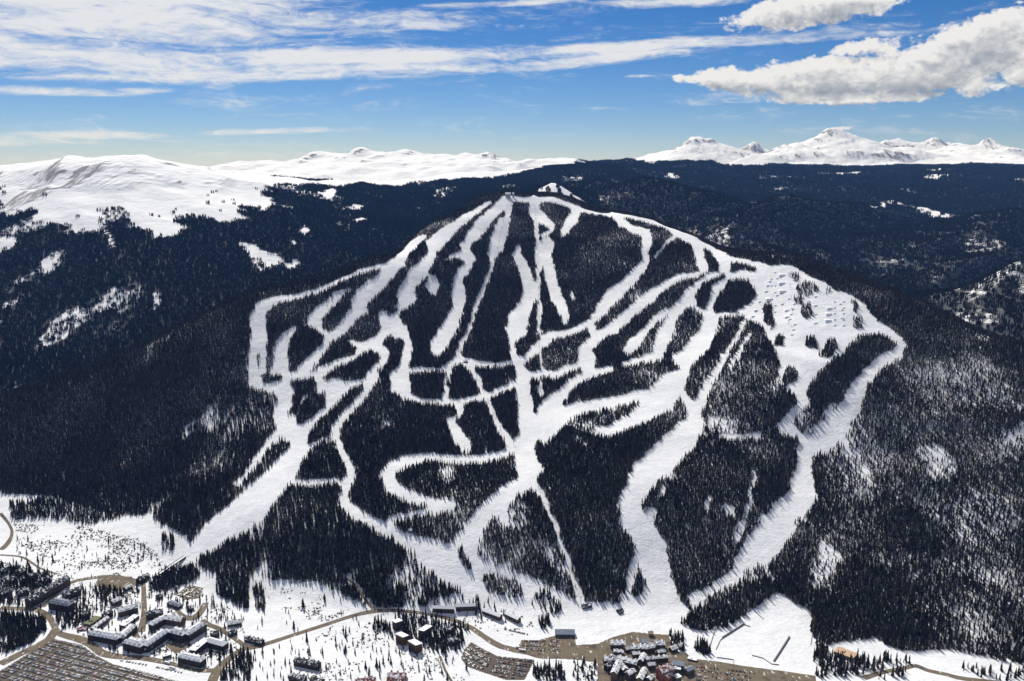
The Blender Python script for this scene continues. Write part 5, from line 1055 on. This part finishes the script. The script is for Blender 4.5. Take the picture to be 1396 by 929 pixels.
M['roof_snow'] = material('roof_snow', roofing((.10, .09, .085), .58))
M['roof_dark'] = material('roof_dark', roofing((.045, .042, .045), .45))
M['roof_grey'] = material('roof_grey', roofing((.30, .33, .38), .36))
M['roof_metal'] = material('roof_metal', roofing((.34, .38, .44), .34))
M['roof_flat'] = material('roof_flat', roofing((.35, .33, .30), .72))
M['roof_hotel'] = material('roof_hotel', roofing((.09, .085, .09), .60))
M['roof_green'] = plain('roof_green', (.17, .18, .11), .2, .2)
M['roof_red'] = material('roof_red', roofing((.33, .06, .04), .5))
M['roof_brick'] = material('roof_brick', roofing((.22, .075, .05), .47))
M['roof_tan'] = plain('roof_tan', (.52, .37, .24), .15, .25)
M['wall_dark'] = plain('wall_dark', (.05, .036, .026), .3, .3)
M['wall_brown'] = plain('wall_brown', (.10, .062, .038), .3, .3)
M['wall_grey'] = plain('wall_grey', (.13, .115, .10), .25, .3)
M['wall_red'] = plain('wall_red', (.24, .085, .055), .25, .3)
M['wall_tan'] = plain('wall_tan', (.33, .24, .16), .25, .3)
M['wall_stone'] = plain('wall_stone', (.42, .41, .40), .25, .3)
M['glass'] = plain('glass', (.03, .035, .045), .3, .3, .15, .5)
M['steel'] = plain('steel', (.16, .17, .18), .2, 1., .5, .4)
M['snow'] = plain('snow', (.88, .89, .91), .03, .3)
M['net'] = plain('net', (.20, .17, .14), .3, 1.)
class MB:
    def __init__(s): s.v = []; s.f = []
    def add(s, v, f): o = len(s.v); s.v += v; s.f += [tuple(i+o for i in q) for q in f]
    def box(s, x0, x1, y0, y1, z0, z1):
        s.add([(x0, y0, z0), (x1, y0, z0), (x1, y1, z0), (x0, y1, z0), (x0, y0, z1), (x1, y0, z1), (x1, y1, z1), (x0, y1, z1)],
              [(0, 3, 2, 1), (4, 5, 6, 7), (0, 1, 5, 4), (1, 2, 6, 5), (2, 3, 7, 6), (3, 0, 4, 7)])
    def prism(s, pts, y0, y1, axis='x'):                  # closed outline in (across, z), swept along the long axis
        n = len(pts); s.add([(y0, a, z) for a, z in pts]+[(y1, a, z) for a, z in pts],
              [tuple(range(n))[::-1], tuple(range(n, 2*n))]+[(i, (i+1) % n, n+(i+1) % n, n+i) for i in range(n)])
    def build(s, name, mat, parent=None, loc=None, rz=None):
        me = bpy.data.meshes.new(name); me.from_pydata(s.v, [], s.f); me.materials.append(M[mat] if isinstance(mat, str) else mat)
        o = link(name, me, parent)
        if loc is not None: o.location = loc
        if rz is not None: o.rotation_euler = (0, 0, rz)
        return o
STY = {  # wall, roof material, roof form, dormers
 'dark': ('wall_dark', 'roof_dark', 'gable', 1), 'greyroof': ('wall_dark', 'roof_grey', 'hip', 1), 'snow': ('wall_brown', 'roof_snow', 'gable', 1),
 'hotel': ('wall_dark', 'roof_hotel', 'hip', 1), 'hotelw': ('wall_dark', 'roof_flat', 'flat', 0), 'green': ('wall_brown', 'roof_green', 'flat', 0),
 'redroof': ('wall_red', 'roof_red', 'gable', 0), 'flat': ('wall_grey', 'roof_flat', 'flat', 0), 'condo': ('wall_brown', 'roof_flat', 'shed', 0),
 'red': ('wall_red', 'roof_brick', 'gable', 1), 'bar': ('wall_brown', 'roof_flat', 'gable', 0), 'metal': ('wall_grey', 'roof_metal', 'gable', 0),
 'tan': ('wall_tan', 'roof_tan', 'gable', 0), 'tanflat': ('wall_tan', 'roof_tan', 'flat', 0), 'summit': ('wall_stone', 'roof_snow', 'gable', 0)}
def make_building(b):
    ws = b['wings']; ax, ay, bx, by, w0 = ws[0]; cx, cy = (ax+bx)/2, (ay+by)/2
    base = min(zg1(x, y) for q in ws for x, y in ((q[0], q[1]), (q[2], q[3])))
    t = empty(b['name'], (cx, cy, base)); tag(t, b['label'], b['cat'])
    wallm, roofm, form, dorm = STY[b['style']]; H = b['storeys']*3.1; rr = random.Random(int(abs(ax*7+ay)))
    for wi, (ax, ay, bx, by, w) in enumerate(ws):
        L = max(7., math.hypot(bx-ax, by-ay)); rz = math.atan2(by-ay, bx-ax); loc = ((ax+bx)/2-cx, (ay+by)/2-cy, 0)
        rf = form if not (b['style'] == 'hotelw' and wi == 1) else 'hip'
        Hw = H-wi*1.3; h = w/2; ov = .9
        rise = {'gable': .32*w, 'hip': .36*w, 'flat': 0, 'shed': .16*w}[rf]
        m = MB()
        if rf == 'gable': m.prism([(-h, -3), (h, -3), (h, Hw), (0, Hw+rise), (-h, Hw)], -L/2, L/2)
        elif rf == 'shed': m.prism([(-h, -3), (h, -3), (h, Hw), (-h, Hw+rise)], -L/2, L/2)
        else: m.box(-L/2, L/2, -h, h, -3, Hw)
        wall = m.build('wall', wallm, t, loc, rz)
        m = MB(); k = .45
        if rf == 'gable':
            e = rise/h*ov
            m.prism([(-h-ov, Hw-e+.05), (0, Hw+rise+.05), (0, Hw+rise+k), (-h-ov, Hw-e+k)], -L/2-ov, L/2+ov)
            m.prism([(h+ov, Hw-e+k), (0, Hw+rise+k+.01), (0, Hw+rise+.04), (h+ov, Hw-e+.05)], -L/2-ov+.01, L/2+ov-.01)
        elif rf == 'shed': m.prism([(-h-ov, Hw+rise+.2), (-h-ov, Hw+rise+.8), (h+ov, Hw+.5), (h+ov, Hw-.1)], -L/2-ov, L/2+ov)
        elif rf == 'flat':
            m.box(-L/2-.4, L/2+.4, -h-.4, h+.4, Hw+.02, Hw+.5)
            m.box(-L*.2, -L*.05, -h*.4, h*.3, Hw+.5, Hw+2.2)
        else:
            q = min(h*.9, L*.3); A, B_ = L/2+ov, h+ov; r0 = Hw+.03
            m.add([(-A, -B_, r0), (A, -B_, r0), (A, B_, r0), (-A, B_, r0), (-L/2+q, -h*.25, Hw+rise), (L/2-q, -h*.25, Hw+rise), (L/2-q, h*.25, Hw+rise), (-L/2+q, h*.25, Hw+rise)],
                  [(0, 3, 2, 1), (0, 1, 5, 4), (1, 2, 6, 5), (2, 3, 7, 6), (3, 0, 4, 7), (4, 5, 6, 7)])
        roof = m.build('roof', roofm, t, loc, rz)
        if dorm and L > 15:                               # gabled dormers along both eaves
            nd = max(2, int(L/9))
            for sd in (-1, 1):
                for i in range(nd):
                    x = -L/2+L*(i+.5)/nd+rr.uniform(-1, 1); m = MB(); ya, yb = sd*(h-.4), sd*h*.3; zt = Hw+rise*.62
                    lo, hi = min(ya, yb), max(ya, yb)
                    m.add([(x-1.7, lo, Hw-.5), (x+1.7, lo, Hw-.5), (x+1.7, lo, zt), (x, lo, zt+1.2), (x-1.7, lo, zt), (x-1.7, hi, Hw-.5), (x+1.7, hi, Hw-.5), (x+1.7, hi, zt), (x, hi, zt+1.2), (x-1.7, hi, zt)],
                          [(0, 1, 2, 3, 4), (9, 8, 7, 6, 5), (2, 7, 8, 3), (3, 8, 9, 4), (0, 4, 9, 5), (1, 6, 7, 2)])
                    d = m.build('dormer', roofm, roof)
        if rf != 'flat' and b['style'] not in ('metal', 'condo'):
            m = MB(); x = rr.uniform(-.3, .3)*L; m.box(x-.6, x+.6, h*.3, h*.3+1.2, Hw, Hw+rise+1.3); m.build('chimney', 'wall_stone', roof)
        for sdi, sd in enumerate((-1, 1)):                # window rows, storey by storey
            for s in range(b['storeys']):
                m = MB(); nwin = max(2, int(L/3.4)); z0 = s*3.1+.9
                for i in range(nwin):
                    x = -L/2+L*(i+.5)/nwin; y0, y1 = sorted((sd*(h-.1), sd*(h+.06))); m.box(x-.8, x+.8, y0, y1, z0, z0+1.5)
                if z0+1.6 < Hw: m.build('window_row', 'glass', wall)
        if wi == 0:
            m = MB(); m.box(-1.1, 1.1, -h-.12, -h+.1, 0, .85); m.box(-1.4, 1.4, -h-1.6, -h-.02, 2.55, 2.8); m.build('porch', 'wall_grey', t, loc, rz)
            if b['storeys'] >= 4 and b['style'] in ('dark', 'hotel', 'hotelw', 'greyroof', 'bar', 'condo'):
                for s in range(1, b['storeys']-1): m = MB(); m.box(-L*.42, L*.42, -h-1.3, -h-.07, s*3.1, s*3.1+.9); m.build('balcony', 'wall_brown', wall)
    return t
for b in BUILDINGS: make_building(b)
# ---------------------------------------------------------------- roads and yards
def road(nodes, name, mat, dz):
    P = []
    for i in range(len(nodes)-1):                         # smooth the centre line, a cross-section every 5 m
        p0, p1, p2, p3 = (np.array(nodes[max(0, min(len(nodes)-1, i+q))], float) for q in (-1, 0, 1, 2))
        n = max(2, int(math.dist(p1[:2], p2[:2])/5))
        for k in range(n+(i == len(nodes)-2)):
            t = k/n; P.append(.5*((2*p1)+(-p0+p2)*t+(2*p0-5*p1+4*p2-p3)*t*t+(-p0+3*p1-3*p2+p3)*t**3))
    P = np.array(P); T = np.gradient(P[:, :2], axis=0); T /= np.linalg.norm(T, axis=1)[:, None]+1e-9; Nn = np.c_[-T[:, 1], T[:, 0]]
    cols = 5; V = []
    for j in range(cols):
        o = (j/(cols-1)-.5)*P[:, 2]*(1+.12*(vnoise(P[:, 0]/9, P[:, 1]/9, 5+j)-.5)); X = P[:, 0]+Nn[:, 0]*o; Y = P[:, 1]+Nn[:, 1]*o; V.append(np.c_[X, Y, zg(X, Y)+dz])
    V = np.stack(V, 1).reshape(-1, 3); n = len(P)
    F_ = [(i*cols+j+1, i*cols+j, (i+1)*cols+j, (i+1)*cols+j+1) for i in range(n-1) for j in range(cols-1)]
    me = bpy.data.meshes.new(name); me.from_pydata(V.tolist(), [], F_); me.materials.append(M[mat]); return tag(link(name, me), kind='structure')
for i, r in enumerate(ROADS): road(r, 'road', 'dirt', .34+.012*i)
def yard(poly, name, mat, dz, c=2.):
    P = np.array(poly); x0, y0 = P.min(0); x1, y1 = P.max(0); nx, ny = int((x1-x0)/c)+1, int((y1-y0)/c)+1
    r = poly_cells(poly, x0, y0, c, nx, ny); m = np.zeros((ny, nx), bool); m[r[0], r[1]] = r[2]
    X, Y = np.meshgrid(x0+np.arange(nx+1)*c, y0+np.arange(ny+1)*c); Z = zg(X, Y)+dz
    J, I_ = np.nonzero(m); w = nx+1; F_ = np.c_[J*w+I_, J*w+I_+1, (J+1)*w+I_+1, (J+1)*w+I_]
    u, inv = np.unique(F_, return_inverse=True); V = np.c_[X.ravel(), Y.ravel(), Z.ravel()][u]
    me = bpy.data.meshes.new(name); me.from_pydata(V.tolist(), [], inv.reshape(-1, 4).tolist()); me.materials.append(M[mat]); return tag(link(name, me), kind='structure')
for i, p in enumerate(LOTS): yard(p, 'pavement' if i in (3, 7, 8) else 'car_park_ground', 'asphalt' if i in (0, 1) else 'dirt', .2+.01*i)
# ---------------------------------------------------------------- cars
PAINT = {'white': (.75, .75, .74), 'silver': (.42, .44, .46), 'black': (.02, .02, .022), 'grey': (.14, .145, .15), 'red': (.30, .03, .025), 'blue': (.04, .07, .18), 'tan': (.32, .26, .18), 'green': (.04, .09, .06)}
def car_mesh(cname, c):
    pm = plain('paint_'+cname, c, .08, .5, .3, .5); v = []; f = []; mi = []
    prof = [(-2.2, .35), (2.2, .35), (2.25, .85), (1.25, 1.0), (.75, 1.55), (-1.5, 1.6), (-2.15, 1.05)]
    for k, (wd, sel) in enumerate(((.9, None),)):
        n = len(prof); v += [(x, -wd*(.82 if z > 1.2 else 1), z) for x, z in prof]+[(x, wd*(.82 if z > 1.2 else 1), z) for x, z in prof]
        f += [tuple(range(n))[::-1], tuple(range(n, 2*n))]+[(i, (i+1) % n, n+(i+1) % n, n+i) for i in range(n)]
        mi += [0, 0]+[1 if i in (3, 5) else 0 for i in range(n)]
    for sd in (-1, 1):                                    # side glass
        o = len(v); y = sd*.83; v += [(1.0, sd*.9, 1.06), (.66, y, 1.48), (-1.35, y, 1.52), (-1.75, sd*.9, 1.08)]; f.append((o, o+1, o+2, o+3)); mi.append(1)
    for wx in (-1.4, 1.4):
        for sd in (-1, 1):
            o = len(v); v += [(wx+.34*math.cos(a), sd*.93, .34+.34*math.sin(a)) for a in np.arange(6)*1.047]; f.append(tuple(range(o, o+6))); mi.append(2)
    me = bpy.data.meshes.new('car_'+cname); me.from_pydata(v, [], f)
    for m in (pm, M['glass'], M['steel']): me.materials.append(m)
    me.polygons.foreach_set('material_index', mi); return me
CARM = {k: car_mesh(k, c) for k, c in PAINT.items()}
ORD = ['in the '+w for w in 'first second third fourth fifth sixth seventh eighth ninth tenth eleventh twelfth thirteenth fourteenth fifteenth sixteenth seventeenth eighteenth nineteenth twentieth'.split()]
cars = []
for poly, a, where, fill in CAR_PARKS:
    P = np.array(poly, float); c = P.mean(0); ux, uy = math.cos(a), math.sin(a); rad = np.hypot(*(P-c).T).max()
    r = poly_cells(poly, RX0, RY0, 2, (RX1-RX0)//2, (RY1-RY0)//2); msk = np.zeros(((RY1-RY0)//2, (RX1-RX0)//2), np.float32); s_ = msk[r[0], r[1]]; s_[r[2]] = 1
    v = -rad; row = 0; lot = []
    while v < rad:
        u = -rad
        while u < rad:
            px_, py_ = c[0]+ux*u-uy*v, c[1]+uy*u+ux*v
            if look(msk, np.array([px_]), np.array([py_]), c=2)[0] > 0 and random.random() < fill and (u+rad) % 62 < 56:
                lot.append((px_+random.uniform(-.25, .25), py_+random.uniform(-.3, .3), a+math.pi/2+(math.pi if random.random() < .5 else 0)+random.uniform(-.06, .06), row))
            u += 2.75
        row += 1; v += 5.2 if row % 2 else 10.4
    used = sorted({q[3] for q in lot}, reverse=True)      # rows are counted from the mountain side
    for px_, py_, ca, rw in lot: cars.append((px_, py_, ca, ORD[min(used.index(rw), len(ORD)-1)]+' row from the mountain in '+where))
for (p, q), where, fill in CAR_LINES:
    L = math.dist(p, q); a = math.atan2(q[1]-p[1], q[0]-p[0])
    for i in range(int(L/3.1)):
        if random.random() < fill: t = i*3.1/L; cars.append((p[0]+(q[0]-p[0])*t, p[1]+(q[1]-p[1])*t, a+math.pi/2+random.uniform(-.1, .1), where))
def big(c): return c[1]+(0 if abs(c[0]) < c[1]*.57 else 5000)
cars.sort(key=big); print('cars', len(cars))
names = list(PAINT); wts = [16, 13, 25, 22, 9, 8, 4, 3]; rest = []
for i, (x, y, a, where) in enumerate(cars):
    cn = random.choices(names, wts)[0]; z = zg1(x, y)+.33
    if i < 300:
        o = link('parked_car', CARM[cn]); o.location = (x, y, z); o.rotation_euler = (0, 0, a)
        tag(o, cn+' car parked '+('in ' if where.startswith('the') else '')+where, 'car', cn+' cars parked '+('in ' if where.startswith('the') else '')+where)
    else: rest.append((CARM[cn], Matrix.Translation((x, y, z)) @ Matrix.Rotation(a, 4, 'Z')))
if rest:
    o = link('parked_cars', join_meshes('parked_cars', rest)); tag(o, 'rows of many more parked cars filling the car parks', 'cars', kind='stuff')
for (p, q), lab in zip(BUSES, ('white bus waiting on the road beside the curved car park', 'white shuttle bus on the road below the corner hotel', 'white shuttle bus ahead of the other on the hotel road', 'short white van on the road by the day lodge yard')):
    L = min(13, math.dist(p, q)); a = math.atan2(q[1]-p[1], q[0]-p[0]); x, y = p; t = empty('bus', (x, y, zg1(x, y)+.9), a); tag(t, lab, 'bus' if 'bus' in lab else 'van')
    m = MB(); m.box(-L/2, L/2, -1.25, 1.25, .4, 3.1); m.build('body', 'snow', t)
    m = MB(); m.box(-L/2+.6, L/2-.6, -1.29, 1.29, 1.6, 2.5); m.box(L/2-.5, L/2+.04, -1.1, 1.1, 1.3, 2.6); m.build('window', 'glass', t)
    for wx in (-L*.32, L*.32):
        for sd in (-1.05, 1.05):
            m = MB(); m.add([(wx+.5*math.cos(k), sd+s_*.2, .45+.5*math.sin(k)) for s_ in (-1, 1) for k in np.arange(8)*.785], [tuple(range(8))[::-1], tuple(range(8, 16))]+[(i, (i+1) % 8, 8+(i+1) % 8, 8+i) for i in range(8)]); m.build('wheel', 'steel', t)
# ---------------------------------------------------------------- lifts, ramps, fences, bridge
def tube(m, p, q, r, n=5):
    p, q = Vector(p), Vector(q); d = (q-p).normalized(); u = d.orthogonal().normalized(); w = d.cross(u); o = [(u*math.cos(6.283*k/n)+w*math.sin(6.283*k/n))*r for k in range(n)]
    m.add([tuple(p+k) for k in o]+[tuple(q+k) for k in o], [(i, (i+1) % n, n+(i+1) % n, n+i) for i in range(n)]+[tuple(range(n))[::-1], tuple(range(n, 2*n))])
for pts_, nm in LIFTS:
    P = [np.array(p) for p in pts_]; seg = [math.dist(a, b) for a, b in zip(P, P[1:])]; tot = sum(seg); nT = max(4, int(tot/75)); T = []
    for k in range(nT+1):
        s = tot*k/nT; i = 0
        while i < len(seg)-1 and s > seg[i]: s -= seg[i]; i += 1
        T.append(P[i]+(P[i+1]-P[i])*s/seg[i])
    for k, p in enumerate(T):
        d = T[min(k+1, nT)]-T[max(0, k-1)]; a = math.atan2(d[1], d[0]); z = zg1(*p); t = empty('lift_tower', (p[0], p[1], z), a)
        tag(t, 'grey steel tower of the '+nm, 'lift tower', 'towers of the '+nm)
        m = MB(); tube(m, (0, 0, -1), (0, 0, 13), .5, 6); m.build('pole', 'steel', t)
        m = MB(); m.box(-.3, .3, -3.2, 3.2, 12.6, 13.2); m.build('crossarm', 'steel', t)
        for sd in (-3, 3): m = MB(); m.box(-1.8, 1.8, sd-.15, sd+.15, 13.2, 13.6); m.build('wheel_assembly', 'steel', t)
    m = MB()
    for sd in (-3, 3):
        for k in range(nT):
            d = T[k+1]-T[k]; d = d/np.linalg.norm(d); n_ = np.array((-d[1], d[0]))*sd
            for q in range(4):
                e0, e1 = q/4, (q+1)/4; a, b = T[k]+(T[k+1]-T[k])*e0, T[k]+(T[k+1]-T[k])*e1; za, zb = zg1(*T[k]), zg1(*T[k+1])
                sag = lambda e: za+(zb-za)*e+13.7-4*2.2*e*(1-e)
                tube(m, (a[0]+n_[0], a[1]+n_[1], sag(e0)), (b[0]+n_[0], b[1]+n_[1], sag(e1)), .06, 3)
    tag(m.build('lift_cable', 'steel'), 'thin sagging cable pair of the '+nm, 'cable')
for i, (x, y, w) in enumerate(RAMPS):                     # snow jumps: a kicker, a flat table and a landing, with grooved lips
    t = empty('snow_jump', (x, y, zg1(x, y))); h = .13*w+.6; m = MB(); g = lambda yy: zg1(x, y+yy)-zg1(x, y)
    m.add([(-w/2, w*.7, g(w*.7)-.5), (w/2, w*.7, g(w*.7)-.5), (w/2*.86, w*.15, g(w*.15)+h*.8), (-w/2*.86, w*.15, g(w*.15)+h*.8), (w/2*.86, -w*.15, g(-w*.15)+h*1.25), (-w/2*.86, -w*.15, g(-w*.15)+h*1.25), (w/2, -w*.32, g(-w*.32)-.5), (-w/2, -w*.32, g(-w*.32)-.5)],
          [(0, 1, 2, 3), (3, 2, 4, 5), (5, 4, 6, 7), (1, 6, 4, 2), (0, 3, 5, 7), (0, 7, 6, 1)])
    m.build('snow_block', 'snow', t)
    m = MB(); m.box(-w*.36, w*.36, -w*.14, w*.0, h*1.1+g(-w*.15)*.5, h*1.25+.35+g(-w*.07)); m.build('lip', 'snow', t)
    sz = 'large' if w > 19 else 'small'
    ln = 'western' if x < 850 else ('middle' if x < 960 else 'eastern')
    tag(t, sz+' shaped snow jump in the '+ln+' lane of the terrain park', 'snow jump', sz+' jumps in the '+ln+' lane')
for (p, q), lab in zip(CARPETS, ('long dark covered conveyor lift standing alone on the practice slope', 'covered conveyor lift beside the wooded island')):
    L = math.dist(p, q); a = math.atan2(q[1]-p[1], q[0]-p[0]); za, zb = zg1(*p), zg1(*q); t = empty('conveyor_lift', (p[0], p[1], za), a); tag(t, lab, 'conveyor lift')
    m = MB(); n = 12
    for s0, nm2, pr in ((0, 'tunnel', [(-1.3, .5), (1.3, .5), (1.3, 1.9), (.7, 2.7), (-.7, 2.7), (-1.3, 1.9)]), (1, 'belt_base', [(-1.7, -.6), (1.7, -.6), (1.7, .48), (-1.7, .48)])):
        m = MB(); k = len(pr); V = [(L*i/n, y_, z_+(zg1(p[0]+(q[0]-p[0])*i/n, p[1]+(q[1]-p[1])*i/n)-za)) for i in range(n+1) for y_, z_ in pr]
        m.add(V, [(i*k+j, i*k+(j+1) % k, (i+1)*k+(j+1) % k, (i+1)*k+j) for i in range(n) for j in range(k)]+[tuple(range(k))[::-1], tuple(range(n*k, n*k+k))]); m.build(nm2, 'steel' if s0 == 0 else 'wall_dark', t)
p, q = BRIDGE; L = math.dist(p, q); a = math.atan2(q[1]-p[1], q[0]-p[0]); za, zb = zg1(*p)+7, zg1(*q)+2; t = empty('ski_bridge', (p[0], p[1], 0), a); tag(t, 'snow covered ski bridge leading down to the lift plaza', 'bridge')
def slab(m, y0, y1, d0, d1):
    m.add([(0, y0, za+d0), (L, y0, zb+d0), (L, y1, zb+d0), (0, y1, za+d0), (0, y0, za+d1), (L, y0, zb+d1), (L, y1, zb+d1), (0, y1, za+d1)], [(0, 3, 2, 1), (4, 5, 6, 7), (0, 1, 5, 4), (1, 2, 6, 5), (2, 3, 7, 6), (3, 0, 4, 7)])
m = MB(); slab(m, -4, 4, -1.6, -.02); m.build('deck', 'wall_dark', t)
m = MB(); slab(m, -3.6, 3.6, 0, .5); m.build('snow_cover', 'snow', t)
for y0, y1 in ((-4.3, -4.02), (4.02, 4.3)): m = MB(); slab(m, y0, y1, -1.6, 1.5); m.build('parapet', 'wall_dark', t)
for k in range(1, 6):
    e = k/6; gx, gy = p[0]+(q[0]-p[0])*e, p[1]+(q[1]-p[1])*e; m = MB(); m.box(L*e-.6, L*e+.6, -3, 3, zg1(gx, gy)-1, za+(zb-za)*e-1.62); m.build('pier', 'wall_stone', t)
for i, l in enumerate(FENCES):
    x, y = l[0]; t = empty('safety_fence', (x, y, zg1(x, y))); m = MB(); pm = MB()
    tag(t, ('low netting fence at the corner of the village lawn', 'bent netting fence guiding skiers to the conveyor', 'curved netting fence below the practice slope', 'short netting fence at the top of the conveyor', 'stub of netting fence by the wooded island', 'netting fence along the eastern forest edge of the practice slope', 'angled netting fence above the village road')[i], 'fence')
    for (ax, ay), (bx, by) in zip(l, l[1:]):
        n = max(2, int(math.dist((ax, ay), (bx, by))/6))
        for k in range(n):
            A = (ax+(bx-ax)*k/n, ay+(by-ay)*k/n); B_ = (ax+(bx-ax)*(k+1)/n, ay+(by-ay)*(k+1)/n); d = np.array(B_)-np.array(A); d = d/np.linalg.norm(d)*.06
            za, zb = zg1(*A)-zg1(x, y), zg1(*B_)-zg1(x, y); o_ = (-d[1], d[0])
            V = [(A[0]-x+s*o_[0], A[1]-y+s*o_[1], za+h_) for s in (-1, 1) for h_ in (.1, 1.7)]+[(B_[0]-x+s*o_[0], B_[1]-y+s*o_[1], zb+h_) for s in (-1, 1) for h_ in (.1, 1.7)]
            m.add(V, [(0, 1, 5, 4), (2, 6, 7, 3), (1, 3, 7, 5), (0, 4, 6, 2), (0, 2, 3, 1), (4, 5, 7, 6)]); tube(pm, (A[0]-x, A[1]-y, za-.5), (A[0]-x, A[1]-y, za+2), .13, 4)
    m.build('netting', 'net', t); pm.build('posts', 'steel', t)
# ---------------------------------------------------------------- the air
me = bpy.data.meshes.new('haze'); b_ = MB(); b_.box(-31000, 31000, -31000, 31000, -31, 1480); me.from_pydata(b_.v, [], b_.f)
hz = link('haze', me); tag(hz, 'thin pale blue winter haze filling the air', 'haze', kind='stuff')
hm = bpy.data.materials.new('haze'); hm.use_nodes = True; hm.node_tree.nodes.clear()
pv = hm.node_tree.nodes.new('ShaderNodeVolumePrincipled'); ho = hm.node_tree.nodes.new('ShaderNodeOutputMaterial')
pv.inputs['Color'].default_value = (.19, .42, 1., 1); pv.inputs['Density'].default_value = 1.75e-5; pv.inputs['Absorption Color'].default_value = (1, 1, 1, 1); pv.inputs['Anisotropy'].default_value = 0.
hm.node_tree.links.new(pv.outputs[0], ho.inputs['Volume']); me.materials.append(hm)
